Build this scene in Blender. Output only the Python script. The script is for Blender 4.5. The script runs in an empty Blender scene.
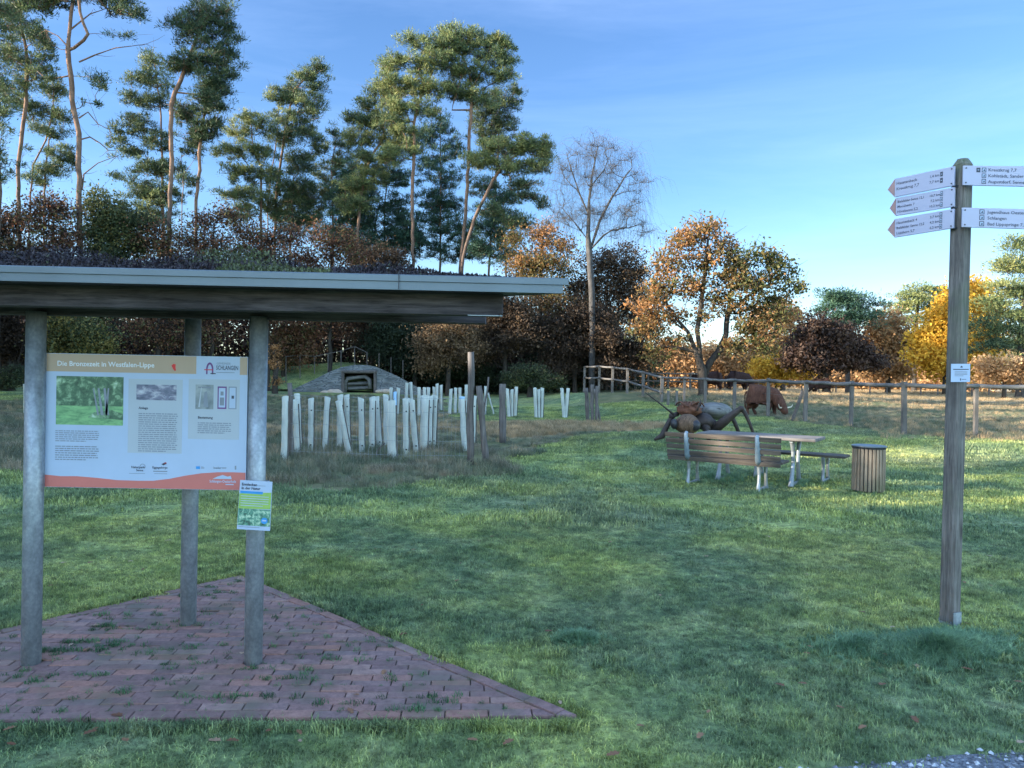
import bpy, bmesh, math, random
import numpy as np
from mathutils import Vector, Matrix
rng = np.random.default_rng(7)
random.seed(7)
SC = bpy.context.scene
COL = SC.collection
R = math.radians
F = 740.0
CAM_H = 1.6
PITCH = R(90 - 0.465)
ROLL = R(1.15)
RM = np.array(Matrix.Rotation(PITCH, 3, 'X') @ Matrix.Rotation(ROLL, 3, 'Z'))
CAMP = np.array([0, 0, CAM_H])

# ------------------------------------------------------------------ layout helpers
def ray(px, py):
    return RM @ np.array([(px - 512) / F, (384 - py) / F, -1.0])
def P(px, py, d):
    r = ray(px, py)
    return CAMP + r * (d / r[1])
def project(pts):
    q = (np.asarray(pts) - CAMP) @ RM
    return 512 + F * q[:, 0] / -q[:, 2], 384 - F * q[:, 1] / -q[:, 2]

CTRL = np.array([(-8,3,0),(0,3,0),(8,3,0),(-8,10,0),(0,10,0),(8,9,0),(4,12,0),(5.4,11.3,0),(-30,5,0),(25,5,.05),(0,-20,0),(-60,-20,0),(60,-20,.1),
 (-10,22,0),(-8,30,.02),(-3,30,0),(1.5,29,.02),(-3,14,0),(0,17,.03),(3.4,17,.24),(6.5,14.5,.08),(2.5,22,.15),
 (-15,45,.5),(-8,45,.5),(-4,45,.45),(1,37,.25),(6,40,.9),(8.4,38,.86),(9,33,.66),(9,28,.46),(8.7,25,.44),(10.3,22.7,.38),(9.8,18.5,.34),(14,18.2,.36),(20,18,.36),
 (12.5,26,.42),(9.8,29,.42),(15,29,.42),(25,35,.5),(14,48,.95),(20,68,.7),(27,68,.7),(12,58,.95),(25,100,.95),(60,100,.95),(-20,60,.75),(0,60,.9),(-60,60,.6),(90,60,.8),
 (0,120,1.1),(0,400,1.25),(300,300,1.25),(-300,300,1.25),(500,0,.8),(-500,0,.8),(0,-400,.3),(140,120,1.05),(-140,120,1.05)], float)
def H(x, y):
    x = np.atleast_1d(np.asarray(x, float)); y = np.atleast_1d(np.asarray(y, float))
    num = np.zeros_like(x); den = np.zeros_like(x)
    for cx, cy, cz in CTRL:
        s = 1.0 + 0.04 * math.hypot(cx, cy)
        w = 1.0 / (((x - cx) ** 2 + (y - cy) ** 2) / s ** 2 + .6) ** 2.2
        num += w * cz; den += w
    z = num / den
    far = np.clip((np.hypot(x, y) - 9) / 10, 0, 1)
    z += far * (.03 * np.sin(x * 1.3 + 1.7 * np.sin(y * .7)) * np.sin(y * .9 + x * .23) + .012 * np.sin(x * 4.1 + y * 1.3) * np.sin(y * 3.7))
    near = 1 - far
    z += near * .008 * np.sin(x * 3.1 + np.sin(y * 2)) * np.sin(y * 2.7)
    pv = (y < 6.3) & (x < .7) & (y > 3.1)
    return np.where(pv, np.minimum(z, 0.0), z)
def h1(x, y): return float(H(x, y)[0])
def G(px, py):
    """where the sight line through this point of the layout meets the ground"""
    r = ray(px, py); t = np.arange(2.5, 130, .05)
    pts = CAMP + np.outer(t / r[1], r)
    below = pts[:, 2] < H(pts[:, 0], pts[:, 1])
    i = int(np.argmax(below)) if below.any() else len(t) - 1
    p = pts[i].copy(); p[2] = h1(p[0], p[1]); return p

# ------------------------------------------------------------------ objects
def tag(o, label=None, cat=None, group=None, kind=None):
    if label: o['label'] = label
    if cat: o['category'] = cat
    if group: o['group'] = group
    if kind: o['kind'] = kind
    return o
def thing(name, label, cat, loc=(0, 0, 0), rz=0, group=None):
    o = bpy.data.objects.new(name, None); COL.objects.link(o)
    o.location = [float(v) for v in loc]; o.rotation_euler = (0, 0, rz); o.empty_display_size = .2
    return tag(o, label, cat, group)
def mesh_obj(name, V, faces, mats, parent=None, smooth=True, mi=None, attrs=None, local=False, link=True):
    me = bpy.data.meshes.new(name)
    V = np.asarray(V, float).reshape(-1, 3)
    if parent is not None and not local:
        V = V - np.array(parent_loc(parent))
    if isinstance(faces, np.ndarray):
        nf, k = faces.shape
        me.vertices.add(len(V)); me.vertices.foreach_set('co', V.astype(np.float32).ravel())
        me.loops.add(nf * k); me.loops.foreach_set('vertex_index', faces.astype(np.int32).ravel())
        me.polygons.add(nf); me.polygons.foreach_set('loop_start', np.arange(0, nf * k, k, dtype=np.int32))
        me.polygons.foreach_set('loop_total', np.full(nf, k, dtype=np.int32))
        me.update(calc_edges=True)
    else:
        me.from_pydata([tuple(v) for v in V], [], faces)
    for m in (mats if isinstance(mats, (list, tuple)) else [mats]): me.materials.append(m)
    if mi is not None: me.polygons.foreach_set('material_index', np.asarray(mi, dtype=np.int32))
    if attrs:
        for k, (dom, arr) in attrs.items():
            a = me.attributes.new(k, 'FLOAT', dom); a.data.foreach_set('value', np.asarray(arr, np.float32))
    if smooth and len(me.polygons): me.polygons.foreach_set('use_smooth', np.ones(len(me.polygons), bool))
    me.update()
    o = bpy.data.objects.new(name, me)
    if link: COL.objects.link(o)
    if parent is not None: o.parent = parent
    return o
def parent_loc(p):
    v = Vector((0, 0, 0))
    while p is not None: v = v + p.location; p = p.parent
    return v
class MB:
    def __init__(s): s.v = []; s.f = []; s.m = []
    def add(s, V, Fc, m=0):
        b = len(s.v); s.v += [tuple(map(float, p)) for p in V]; s.f += [tuple(b + i for i in f) for f in Fc]; s.m += [m] * len(Fc); return s
    def box(s, c, size, rot=None, m=0, taper=1.0):
        x, y, z = [k / 2 for k in size]
        V = [(-x,-y,-z),(x,-y,-z),(x,y,-z),(-x,y,-z),(-x*taper,-y*taper,z),(x*taper,-y*taper,z),(x*taper,y*taper,z),(-x*taper,y*taper,z)]
        M = rot if rot is not None else Matrix.Identity(3)
        V = [Vector(c) + M @ Vector(p) for p in V]
        return s.add(V, [(0,3,2,1),(4,5,6,7),(0,1,5,4),(1,2,6,5),(2,3,7,6),(3,0,4,7)], m)
    def beam(s, a, b, w, h, m=0, up=(0, 0, 1), bev=0):
        a = Vector(a); b = Vector(b); d = (b - a); L = d.length; z = d.normalized()
        x = Vector(up).cross(z)
        if x.length < 1e-4: x = Vector((1, 0, 0))
        x.normalize(); y = z.cross(x)
        return s.box((a + b) / 2, (w, h, L), Matrix((x, y, z)).transposed(), m)
    def tube(s, path, radii, n=8, m=0, cap=True):
        pts = [Vector(p) for p in path]
        if not hasattr(radii, '__len__'): radii = [radii] * len(pts)
        V = []; Fc = []; ref = None
        for i, p in enumerate(pts):
            t = (pts[min(i + 1, len(pts) - 1)] - pts[max(i - 1, 0)])
            t = t.normalized() if t.length > 1e-9 else Vector((0, 0, 1))
            if ref is None:
                ref = Vector((1, 0, 0)) if abs(t.x) < .8 else Vector((0, 1, 0))
            u = (ref - t * ref.dot(t)).normalized(); w = t.cross(u); ref = u
            for k in range(n):
                a = 2 * math.pi * k / n
                V.append(p + (u * math.cos(a) + w * math.sin(a)) * radii[i])
        for i in range(len(pts) - 1):
            for k in range(n):
                Fc.append((i*n+k, i*n+(k+1)%n, (i+1)*n+(k+1)%n, (i+1)*n+k))
        if cap: Fc.append(tuple(range(n))[::-1]); Fc.append(tuple((len(pts)-1)*n+k for k in range(n)))
        return s.add(V, Fc, m)
    def prism(s, poly, y0, y1, m=0, fn=None):
        """poly in (x, z), swept from y0 to y1"""
        n = len(poly)
        V = [(x, y0, z) for x, z in poly] + [(x, y1, z) for x, z in poly]
        if fn: V = [fn(p) for p in V]
        return s.add(V, [tuple(range(n)), tuple(range(2*n-1, n-1, -1))] + [(i, i+n, (i+1)%n+n, (i+1)%n) for i in range(n)], m)
    def build(s, name, mats, parent=None, smooth=False, local=False, bevel=0, link=True):
        o = mesh_obj(name, s.v, s.f, mats, parent, smooth, s.m, None, local, link)
        bm = bmesh.new(); bm.from_mesh(o.data); bmesh.ops.recalc_face_normals(bm, faces=bm.faces); bm.to_mesh(o.data); bm.free()
        if bevel:
            b = o.modifiers.new('bevel', 'BEVEL'); b.width = bevel; b.segments = 2; b.limit_method = 'ANGLE'; b.angle_limit = R(35)
        return o
def skin_mesh(pts, edges, rad, sub=2, root=0):
    me = bpy.data.meshes.new('tmp'); me.from_pydata([tuple(map(float, p)) for p in pts], edges, [])
    o = bpy.data.objects.new('tmp', me); COL.objects.link(o)
    o.modifiers.new('s', 'SKIN')
    sv = me.skin_vertices[0].data
    for i, r in enumerate(rad):
        sv[i].radius = (r, r) if not hasattr(r, '__len__') else r
        sv[i].use_root = (i == root)
    m = o.modifiers.new('u', 'SUBSURF'); m.levels = sub; m.render_levels = sub
    dg = bpy.context.evaluated_depsgraph_get(); dg.update()
    out = bpy.data.meshes.new_from_object(o.evaluated_get(dg))
    bpy.data.objects.remove(o); bpy.data.meshes.remove(me)
    return out

# ------------------------------------------------------------------ materials
def newmat(name):
    m = bpy.data.materials.new(name); m.use_nodes = True; nt = m.node_tree; nt.nodes.clear()
    out = nt.nodes.new('ShaderNodeOutputMaterial'); return m, nt, out
def N(nt, t, **kw):
    n = nt.nodes.new(t)
    for k, v in kw.items():
        if k.startswith('i_'):
            n.inputs[k[2:].replace('_', ' ')].default_value = v
        else: setattr(n, k, v)
    return n
def ramp(nt, fac, stops, interp='LINEAR'):
    r = nt.nodes.new('ShaderNodeValToRGB'); cr = r.color_ramp; cr.interpolation = interp
    while len(cr.elements) < len(stops): cr.elements.new(.5)
    for e, (p, c) in zip(cr.elements, stops): e.position = p; e.color = (*c, 1)
    nt.links.new(fac, r.inputs[0]); return r.outputs[0]
def mix(nt, f, a, b, mode='MIX'):
    n = nt.nodes.new('ShaderNodeMix'); n.data_type = 'RGBA'; n.blend_type = mode
    for s, v in ((n.inputs[0], f), (n.inputs[6], a), (n.inputs[7], b)):
        if hasattr(v, 'is_linked') or hasattr(v, 'node'): nt.links.new(v, s)
        elif isinstance(v, (int, float)): s.default_value = v
        else: s.default_value = (*v, 1)
    return n.outputs[2]
def coord(nt, kind='Object', scale=(1, 1, 1), rot=(0, 0, 0)):
    tc = nt.nodes.new('ShaderNodeTexCoord')
    mp = nt.nodes.new('ShaderNodeMapping'); mp.inputs['Scale'].default_value = scale; mp.inputs['Rotation'].default_value = rot
    nt.links.new(tc.outputs[kind], mp.inputs['Vector']); return mp.outputs[0]
def wpos(nt, scale=(1, 1, 1)):
    g = nt.nodes.new('ShaderNodeNewGeometry'); mp = nt.nodes.new('ShaderNodeMapping'); mp.inputs['Scale'].default_value = scale
    nt.links.new(g.outputs['Position'], mp.inputs['Vector']); return mp.outputs[0]
def noise(nt, vec, scale, detail=4, rough=.6, dist=0):
    n = nt.nodes.new('ShaderNodeTexNoise'); n.inputs['Scale'].default_value = scale; n.inputs['Detail'].default_value = detail
    n.inputs['Roughness'].default_value = rough; n.inputs['Distortion'].default_value = dist
    nt.links.new(vec, n.inputs['Vector']); return n.outputs['Fac']
def bsdf(nt, out, col, rough=.7, metal=0, bump=None, bs=.3, bd=.01, spec=.5, trans=0):
    b = nt.nodes.new('ShaderNodeBsdfPrincipled'); b.inputs['Roughness'].default_value = rough; b.inputs['Metallic'].default_value = metal
    b.inputs['Specular IOR Level'].default_value = spec
    if hasattr(col, 'node'): nt.links.new(col, b.inputs['Base Color'])
    else: b.inputs['Base Color'].default_value = (*col, 1)
    if bump is not None:
        bp = nt.nodes.new('ShaderNodeBump'); bp.inputs['Strength'].default_value = bs; bp.inputs['Distance'].default_value = bd
        nt.links.new(bump, bp.inputs['Height']); nt.links.new(bp.outputs[0], b.inputs['Normal'])
    nt.links.new(b.outputs[0], out.inputs[0]); return b
def leafmat(name, stops, transl=.35, rough=.6):
    m, nt, out = newmat(name)
    a = N(nt, 'ShaderNodeAttribute', attribute_name='var')
    c = ramp(nt, a.outputs['Fac'], stops)
    d = nt.nodes.new('ShaderNodeBsdfPrincipled'); d.inputs['Roughness'].default_value = rough; d.inputs['Specular IOR Level'].default_value = .25
    nt.links.new(c, d.inputs['Base Color'])
    t = nt.nodes.new('ShaderNodeBsdfTranslucent'); nt.links.new(c, t.inputs['Color'])
    mx = nt.nodes.new('ShaderNodeMixShader'); mx.inputs[0].default_value = transl
    nt.links.new(d.outputs[0], mx.inputs[1]); nt.links.new(t.outputs[0], mx.inputs[2]); nt.links.new(mx.outputs[0], out.inputs[0])
    return m
def simple(name, col, rough=.7, metal=0, var=.15, nscale=8, bump=.1, spec=.4, stretch=(1, 1, 1)):
    m, nt, out = newmat(name); v = coord(nt, 'Object', stretch); n = noise(nt, v, nscale, 5)
    c = ramp(nt, n, [(.25, tuple(k * (1 - var) for k in col)), (.75, tuple(min(1, k * (1 + var)) for k in col))])
    bsdf(nt, out, c, rough, metal, n, bump, .01, spec); return m
def woodmat(name, dark, light, axis='Z', scale=1.0, knots=True, green=0.0):
    m, nt, out = newmat(name)
    st = {'X': (.6, 9, 9), 'Y': (9, .6, 9), 'Z': (9, 9, .6)}[axis]
    v = coord(nt, 'Object', tuple(s * scale for s in st))
    g = noise(nt, v, 3.0, 8, .7, .4)
    v2 = coord(nt, 'Object'); g2 = noise(nt, v2, 2.3, 4, .6)
    c = ramp(nt, g, [(.3, dark), (.52, tuple((a + b) / 2 for a, b in zip(dark, light))), (.72, light)])
    c = mix(nt, ramp(nt, g2, [(.35, (0, 0, 0)), (.7, (.55, .55, .55))]), c, tuple(k * .55 for k in dark))
    if knots:
        vv = coord(nt, 'Object', {'X': (2.2, 9, 9), 'Y': (9, 2.2, 9), 'Z': (9, 9, 2.2)}[axis])
        vo = N(nt, 'ShaderNodeTexVoronoi', i_Scale=.8); nt.links.new(vv, vo.inputs['Vector'])
        c = mix(nt, ramp(nt, vo.outputs['Distance'], [(.05, (.85, .85, .85)), (.17, (0, 0, 0))]), c, (.02, .017, .015))
    if green:
        g3 = noise(nt, v2, 1.1, 5, .6)
        c = mix(nt, ramp(nt, g3, [(.5, (0, 0, 0)), (.68, (green, green, green))]), c, (.10, .16, .06))
    bsdf(nt, out, c, .85, 0, g, .5, .006, .25); return m

M = {}
# lawn: greens with moss and worn places; the same pattern for blades and soil
def lawn_color(nt, blade=True):
    p = wpos(nt)
    n1 = noise(nt, p, .45, 3, .55); n2 = noise(nt, p, 2.6, 4, .65); n3 = noise(nt, p, .16, 2, .5)
    base = ramp(nt, n2, [(.25, (.08, .13, .062)), (.45, (.145, .212, .105)), (.6, (.215, .28, .14)), (.78, (.34, .37, .21))])
    moss = ramp(nt, n2, [(.3, (.20, .26, .08)), (.7, (.46, .49, .17))])
    c = mix(nt, ramp(nt, n1, [(.44, (0, 0, 0)), (.58, (.85, .85, .85))]), base, moss)
    dry = ramp(nt, n2, [(.3, (.13, .12, .08)), (.7, (.28, .25, .17))])
    c = mix(nt, ramp(nt, n3, [(.50, (0, 0, 0)), (.66, (.35, .35, .35))]), c, dry)
    c = mix(nt, 1.0, c, ramp(nt, noise(nt, p, 14, 4, .75), [(.32, (.40, .40, .40)), (.5, (.95, .95, .95)), (.68, (1.65, 1.6, 1.45))]), 'MULTIPLY')
    return c
def grassmat(name, colfn, transl=.3):
    m, nt, out = newmat(name); c = colfn(nt)
    oi = N(nt, 'ShaderNodeObjectInfo')
    v = ramp(nt, oi.outputs['Random'], [(0, (.5, .56, .52)), (.5, (.95, .98, .95)), (1, (1.6, 1.45, 1.3))])
    c = mix(nt, 1.0, c, v, 'MULTIPLY')
    d = N(nt, 'ShaderNodeBsdfPrincipled', i_Roughness=.5); d.inputs['Specular IOR Level'].default_value = .35; nt.links.new(c, d.inputs['Base Color'])
    t = N(nt, 'ShaderNodeBsdfTranslucent'); nt.links.new(c, t.inputs['Color'])
    mx = N(nt, 'ShaderNodeMixShader'); mx.inputs[0].default_value = transl
    nt.links.new(d.outputs[0], mx.inputs[1]); nt.links.new(t.outputs[0], mx.inputs[2]); nt.links.new(mx.outputs[0], out.inputs[0]); return m
M['lawn'] = grassmat('lawn_blades', lawn_color)
M['lush'] = grassmat('lush_blades', lambda nt: ramp(nt, noise(nt, wpos(nt), 4, 3), [(.3, (.07, .165, .085)), (.7, (.25, .38, .22))]))
M['rough'] = grassmat('rough_blades', lambda nt: ramp(nt, noise(nt, wpos(nt), .8, 4, .7), [(.28, (.07, .12, .07)), (.45, (.14, .16, .10)), (.6, (.25, .21, .15)), (.8, (.38, .30, .21))]))
M['straw'] = grassmat('straw_blades', lambda nt: ramp(nt, noise(nt, wpos(nt), 1.5, 4), [(.3, (.24, .17, .09)), (.7, (.48, .36, .22))]))
def ground_mat():
    m, nt, out = newmat('ground'); c = lawn_color(nt)
    c = mix(nt, .25, c, (.035, .04, .02))
    p = wpos(nt); n = noise(nt, p, 5, 6, .7)
    a = N(nt, 'ShaderNodeAttribute', attribute_name='rough')
    c = mix(nt, a.outputs['Fac'], c, ramp(nt, noise(nt, p, 1.1, 5, .7), [(.3, (.06, .075, .035)), (.7, (.19, .16, .09))]))
    b = N(nt, 'ShaderNodeAttribute', attribute_name='straw')
    c = mix(nt, b.outputs['Fac'], c, ramp(nt, n, [(.3, (.26, .19, .10)), (.7, (.50, .38, .24))]))
    bsdf(nt, out, c, .95, 0, n, .8, .03, .1); return m
M['ground'] = ground_mat()
def galv():
    m, nt, out = newmat('galvanised_steel'); v = coord(nt, 'Object')
    vo = N(nt, 'ShaderNodeTexVoronoi', i_Scale=55.0); nt.links.new(v, vo.inputs['Vector'])
    n = noise(nt, coord(nt, 'Object', (1, 1, .6)), 18, 6, .75, .25)
    c = ramp(nt, n, [(.30, (.18, .205, .235)), (.5, (.27, .305, .345)), (.70, (.38, .425, .475))])
    c = mix(nt, .35, c, ramp(nt, vo.outputs['Distance'], [(.1, (.7, .7, .7)), (.8, (.3, .3, .3))]), 'SOFT_LIGHT')
    bsdf(nt, out, c, .48, .45, n, .12, .004, .5); return m
M['galv'] = galv()
M['zinc'] = simple('zinc_sheet', (.11, .14, .165), .42, .5, .12, 3, .03)
M['beam'] = woodmat('beam_wood', (.02, .018, .024), (.165, .145, .165), 'X', 2.2)
M['post'] = woodmat('post_wood', (.06, .055, .052), (.27, .25, .23), 'Z', 2.4, green=.5)
M['oldpost'] = woodmat('old_post_wood', (.07, .06, .055), (.20, .18, .165), 'Z')
M['rail'] = woodmat('rail_wood', (.08, .078, .075), (.21, .20, .19), 'X', knots=False)
M['railpost'] = woodmat('rail_post_wood', (.09, .082, .075), (.22, .20, .18), 'Z', knots=False)
M['slat'] = woodmat('slat_wood', (.05, .042, .036), (.16, .135, .112), 'X', knots=False)
M['tabletop'] = woodmat('table_wood', (.10, .09, .085), (.23, .215, .20), 'X', knots=False)
M['binslat'] = woodmat('bin_wood', (.13, .095, .065), (.38, .30, .22), 'Z', knots=False, green=.35)
M['cast'] = simple('cast_aluminium', (.22, .25, .27), .45, .35, .15, 12, .1)
M['dark'] = simple('dark_metal', (.045, .05, .06), .5, .4, .2)
M['black'] = simple('black_paint', (.02, .02, .022), .6)
M['white'] = simple('sign_white', (.36, .45, .60), .42, 0, .04, 5, .0)
M['signwhite'] = simple('arrow_sign_white', (.40, .42, .55), .42, 0, .05, 5, .0)
M['tip'] = simple('arrow_tip', (.36, .22, .21), .5)
M['ink'] = simple('ink', (.05, .06, .09), .6)
M['inkgrey'] = simple('grey_ink', (.20, .23, .28), .6)
M['bright'] = simple('bright_white_print', (.62, .66, .72), .5)
M['beige'] = simple('beige_print', (.40, .30, .22), .5, 0, .03)
M['paper'] = simple('pale_panel', (.37, .42, .48), .5, 0, .02)
M['salmon'] = simple('salmon_print', (.50, .15, .13), .5, 0, .03)
M['red'] = simple('red_print', (.55, .03, .03), .5)
M['purple'] = simple('purple_print', (.14, .05, .20), .5)
M['blue'] = simple('blue_print', (.03, .25, .60), .5)
M['lime'] = simple('lime_print', (.26, .42, .10), .5, 0, .15, 30)
def picmat(name, stops, scale, st=(1, 1, 1), dist=.35):
    m, nt, out = newmat(name); c = ramp(nt, noise(nt, coord(nt, 'Object', st), scale, 6, .65, dist), stops); bsdf(nt, out, c, .45); return m
M['pic_trees'] = picmat('picture_of_trees', [(.3, (.015, .04, .03)), (.5, (.06, .14, .08)), (.62, (.22, .36, .22)), (.75, (.55, .68, .60))], 22)
M['pic_lawn'] = picmat('picture_lawn', [(.3, (.05, .16, .08)), (.7, (.25, .50, .22))], 14, (1, 1, 3))
M['pic_stone'] = picmat('picture_stones', [(.3, (.03, .05, .09)), (.5, (.16, .17, .25)), (.7, (.55, .56, .62))], 16, (1, 1, 2.2))
M['pic_plan'] = picmat('picture_plan', [(.3, (.08, .11, .13)), (.6, (.24, .28, .30)), (.8, (.4, .44, .44))], 10)
M['pic_flower'] = picmat('picture_poster', [(.35, (.02, .03, .03)), (.5, (.08, .25, .18)), (.62, (.40, .55, .40)), (.75, (.75, .70, .60))], 40)
def barkmat(name, low, high, z0, z1, sc=1.0):
    m, nt, out = newmat(name); g = N(nt, 'ShaderNodeNewGeometry'); s = N(nt, 'ShaderNodeSeparateXYZ'); nt.links.new(g.outputs['Position'], s.inputs[0])
    mr = N(nt, 'ShaderNodeMapRange'); mr.inputs[1].default_value = z0; mr.inputs[2].default_value = z1; nt.links.new(s.outputs[2], mr.inputs[0])
    n = noise(nt, wpos(nt, (1, 1, .35)), 7 * sc, 5, .7)
    c = mix(nt, mr.outputs[0], low, high); c = mix(nt, 1.0, c, ramp(nt, n, [(.3, (.45, .45, .45)), (.7, (1.3, 1.3, 1.3))]), 'MULTIPLY')
    bsdf(nt, out, c, .9, 0, n, .7, .03, .2); return m
M['pinebark'] = barkmat('pine_bark', (.06, .052, .046), (.18, .112, .08), 6, 15)
M['oakbark'] = barkmat('oak_bark', (.045, .038, .032), (.055, .046, .038), 0, 9)
M['birchbark'] = barkmat('birch_bark', (.05, .048, .046), (.085, .08, .078), 0, 14)
# ------------------------------------------------------------------ camera, light, sky
cam = bpy.data.cameras.new('camera'); co = bpy.data.objects.new('camera', cam); COL.objects.link(co)
cam.sensor_width = 36; cam.lens = F / 1024 * 36; cam.clip_end = 3000; cam.clip_start = .05
co.matrix_world = Matrix.Translation((0, 0, CAM_H)) @ (Matrix.Rotation(PITCH, 4, 'X') @ Matrix.Rotation(ROLL, 4, 'Z'))
SC.camera = co
SUN_EL, SUN_AZ = R(14.5), R(253)       # azimuth clockwise from +Y
sd = Vector((math.sin(SUN_AZ) * math.cos(SUN_EL), math.cos(SUN_AZ) * math.cos(SUN_EL), math.sin(SUN_EL)))
sl = bpy.data.lights.new('sun', 'SUN'); sl.energy = 5.0; sl.angle = R(.6); sl.color = (1, .86, .68)
so = bpy.data.objects.new('sun', sl); COL.objects.link(so); so.rotation_euler = sd.to_track_quat('Z', 'Y').to_euler(); so.location = (-40, -10, 30)
w = bpy.data.worlds.new('World'); SC.world = w; w.use_nodes = True; nt = w.node_tree; nt.nodes.clear()
sky = N(nt, 'ShaderNodeTexSky', sky_type='NISHITA', sun_disc=False, sun_elevation=SUN_EL, sun_rotation=SUN_AZ, altitude=150, air_density=1.0, dust_density=.6, ozone_density=1.6)
tc = N(nt, 'ShaderNodeTexCoord'); sx = N(nt, 'ShaderNodeSeparateXYZ'); nt.links.new(tc.outputs['Generated'], sx.inputs[0])
mp = N(nt, 'ShaderNodeMapping'); mp.inputs['Scale'].default_value = (.8, 1.2, 5.5); mp.inputs['Rotation'].default_value = (R(12), R(-16), R(20)); nt.links.new(tc.outputs['Generated'], mp.inputs[0])
cn = noise(nt, mp.outputs[0], 1.7, 7, .62, .5)
cf = ramp(nt, cn, [(.42, (0, 0, 0)), (.60, (.07, .07, .07)), (.80, (.20, .20, .20))])
skyc = mix(nt, cf, sky.outputs[0], (6.6, 6.4, 7.2))
# deeper blue in front; added brightness overhead and behind camera, unseen, fills the shade
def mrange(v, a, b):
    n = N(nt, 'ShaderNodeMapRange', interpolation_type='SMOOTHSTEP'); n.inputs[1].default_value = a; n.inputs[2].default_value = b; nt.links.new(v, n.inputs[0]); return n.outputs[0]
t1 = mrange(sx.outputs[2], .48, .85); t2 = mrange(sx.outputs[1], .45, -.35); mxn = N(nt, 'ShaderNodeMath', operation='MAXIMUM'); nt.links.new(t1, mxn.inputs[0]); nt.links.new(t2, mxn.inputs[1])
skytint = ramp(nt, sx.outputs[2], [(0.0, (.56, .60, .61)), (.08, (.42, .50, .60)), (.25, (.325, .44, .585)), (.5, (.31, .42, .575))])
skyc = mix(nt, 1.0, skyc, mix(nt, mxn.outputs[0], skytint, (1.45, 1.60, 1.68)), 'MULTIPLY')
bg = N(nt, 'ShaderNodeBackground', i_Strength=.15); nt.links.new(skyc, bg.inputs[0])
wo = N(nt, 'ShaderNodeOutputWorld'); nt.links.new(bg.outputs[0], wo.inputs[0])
vs = SC.view_settings; vs.view_transform = 'Standard'; vs.look = 'None'; vs.gamma = 1; vs.use_curve_mapping = False; vs.exposure = 1.97
cy = SC.cycles; cy.use_denoising = True; cy.max_bounces = 5; cy.diffuse_bounces = 3; cy.glossy_bounces = 2; cy.transmission_bounces = 3; cy.transparent_max_bounces = 4
cy.sample_clamp_indirect = 4; cy.caustics_reflective = False; cy.caustics_refractive = False
# ------------------------------------------------------------------ zones (outlines on the ground, laid out from the plan of the photograph)
def inpoly(x, y, poly):
    ins = np.zeros(len(x), bool); n = len(poly)
    for i in range(n):
        x1, y1 = poly[i]; x2, y2 = poly[(i + 1) % n]
        c = ((y1 > y) != (y2 > y)) & (x < (x2 - x1) * (y - y1) / (y2 - y1 + 1e-12) + x1)
        ins ^= c
    return ins
def ground_poly(pix): return [tuple(G(*p)[:2]) for p in pix]
Z_ENC = ground_poly([(-60,402),(250,397),(440,396),(470,424),(560,424),(640,421),(690,424),(640,433),(590,436),(560,442),(530,454),(500,472),(470,482),(400,488),(300,488),(180,480),(-60,470)])
Z_STRAW = ground_poly([(440,428),(470,424),(560,423),(640,422),(660,426),(640,431),(560,434),(470,436)])
Z_STRAW2 = ground_poly([(270,428),(440,424),(440,433),(270,437)])
Z_PAST = ground_poly([(640,400),(668,404),(770,418),(810,424),(850,427),(905,436),(1060,441),(1100,392),(650,391)])
Z_BARE = ground_poly([(870,440),(880,420),(960,420),(1060,425),(1060,440),(960,444)])
def warp(X, Y, a=.5):
    return X + a * np.sin(Y * 1.9 + np.sin(X * 2.3)) , Y + a * np.sin(X * 1.7 + np.sin(Y * 1.1))
def zones(X, Y):
    x, y = warp(X, Y, .28)
    enc = inpoly(x, y, Z_ENC); st = inpoly(x, y, Z_STRAW) | inpoly(x, y, Z_STRAW2); pa = inpoly(x, y, Z_PAST)
    return enc, st, pa
# ------------------------------------------------------------------ ground sheet
def axis(n, c, lo, hi, k):
    t = np.linspace(-1, 1, n); s = np.sinh(k * t) / np.sinh(k)
    return np.where(s < 0, c + s * (c - lo), c + s * (hi - c))
gx = axis(380, 1.5, -700, 700, 6.4); gy = axis(400, 8, -350, 1100, 6.2)
XX, YY = np.meshgrid(gx, gy); xf, yf = XX.ravel(), YY.ravel()
zf = H(xf, yf); nx, ny = len(gx), len(gy)
idx = np.arange(nx * ny).reshape(ny, nx)
faces = np.stack([idx[:-1, :-1].ravel(), idx[:-1, 1:].ravel(), idx[1:, 1:].ravel(), idx[1:, :-1].ravel()], 1)
enc, st, pa = zones(xf, yf)
farstraw = ((yf > 45) & (xf > .16 * yf)).astype(float) * .85
rough = np.clip(enc * .8 + pa * .9 + ((yf > 34) & (xf > .1 * yf)) * .8, 0, 1)
ground = mesh_obj('ground', np.stack([xf, yf, zf], 1), faces, M['ground'], attrs={'rough': ('POINT', rough), 'straw': ('POINT', np.maximum(st * .8, farstraw))})
tag(ground, kind='structure')
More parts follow.
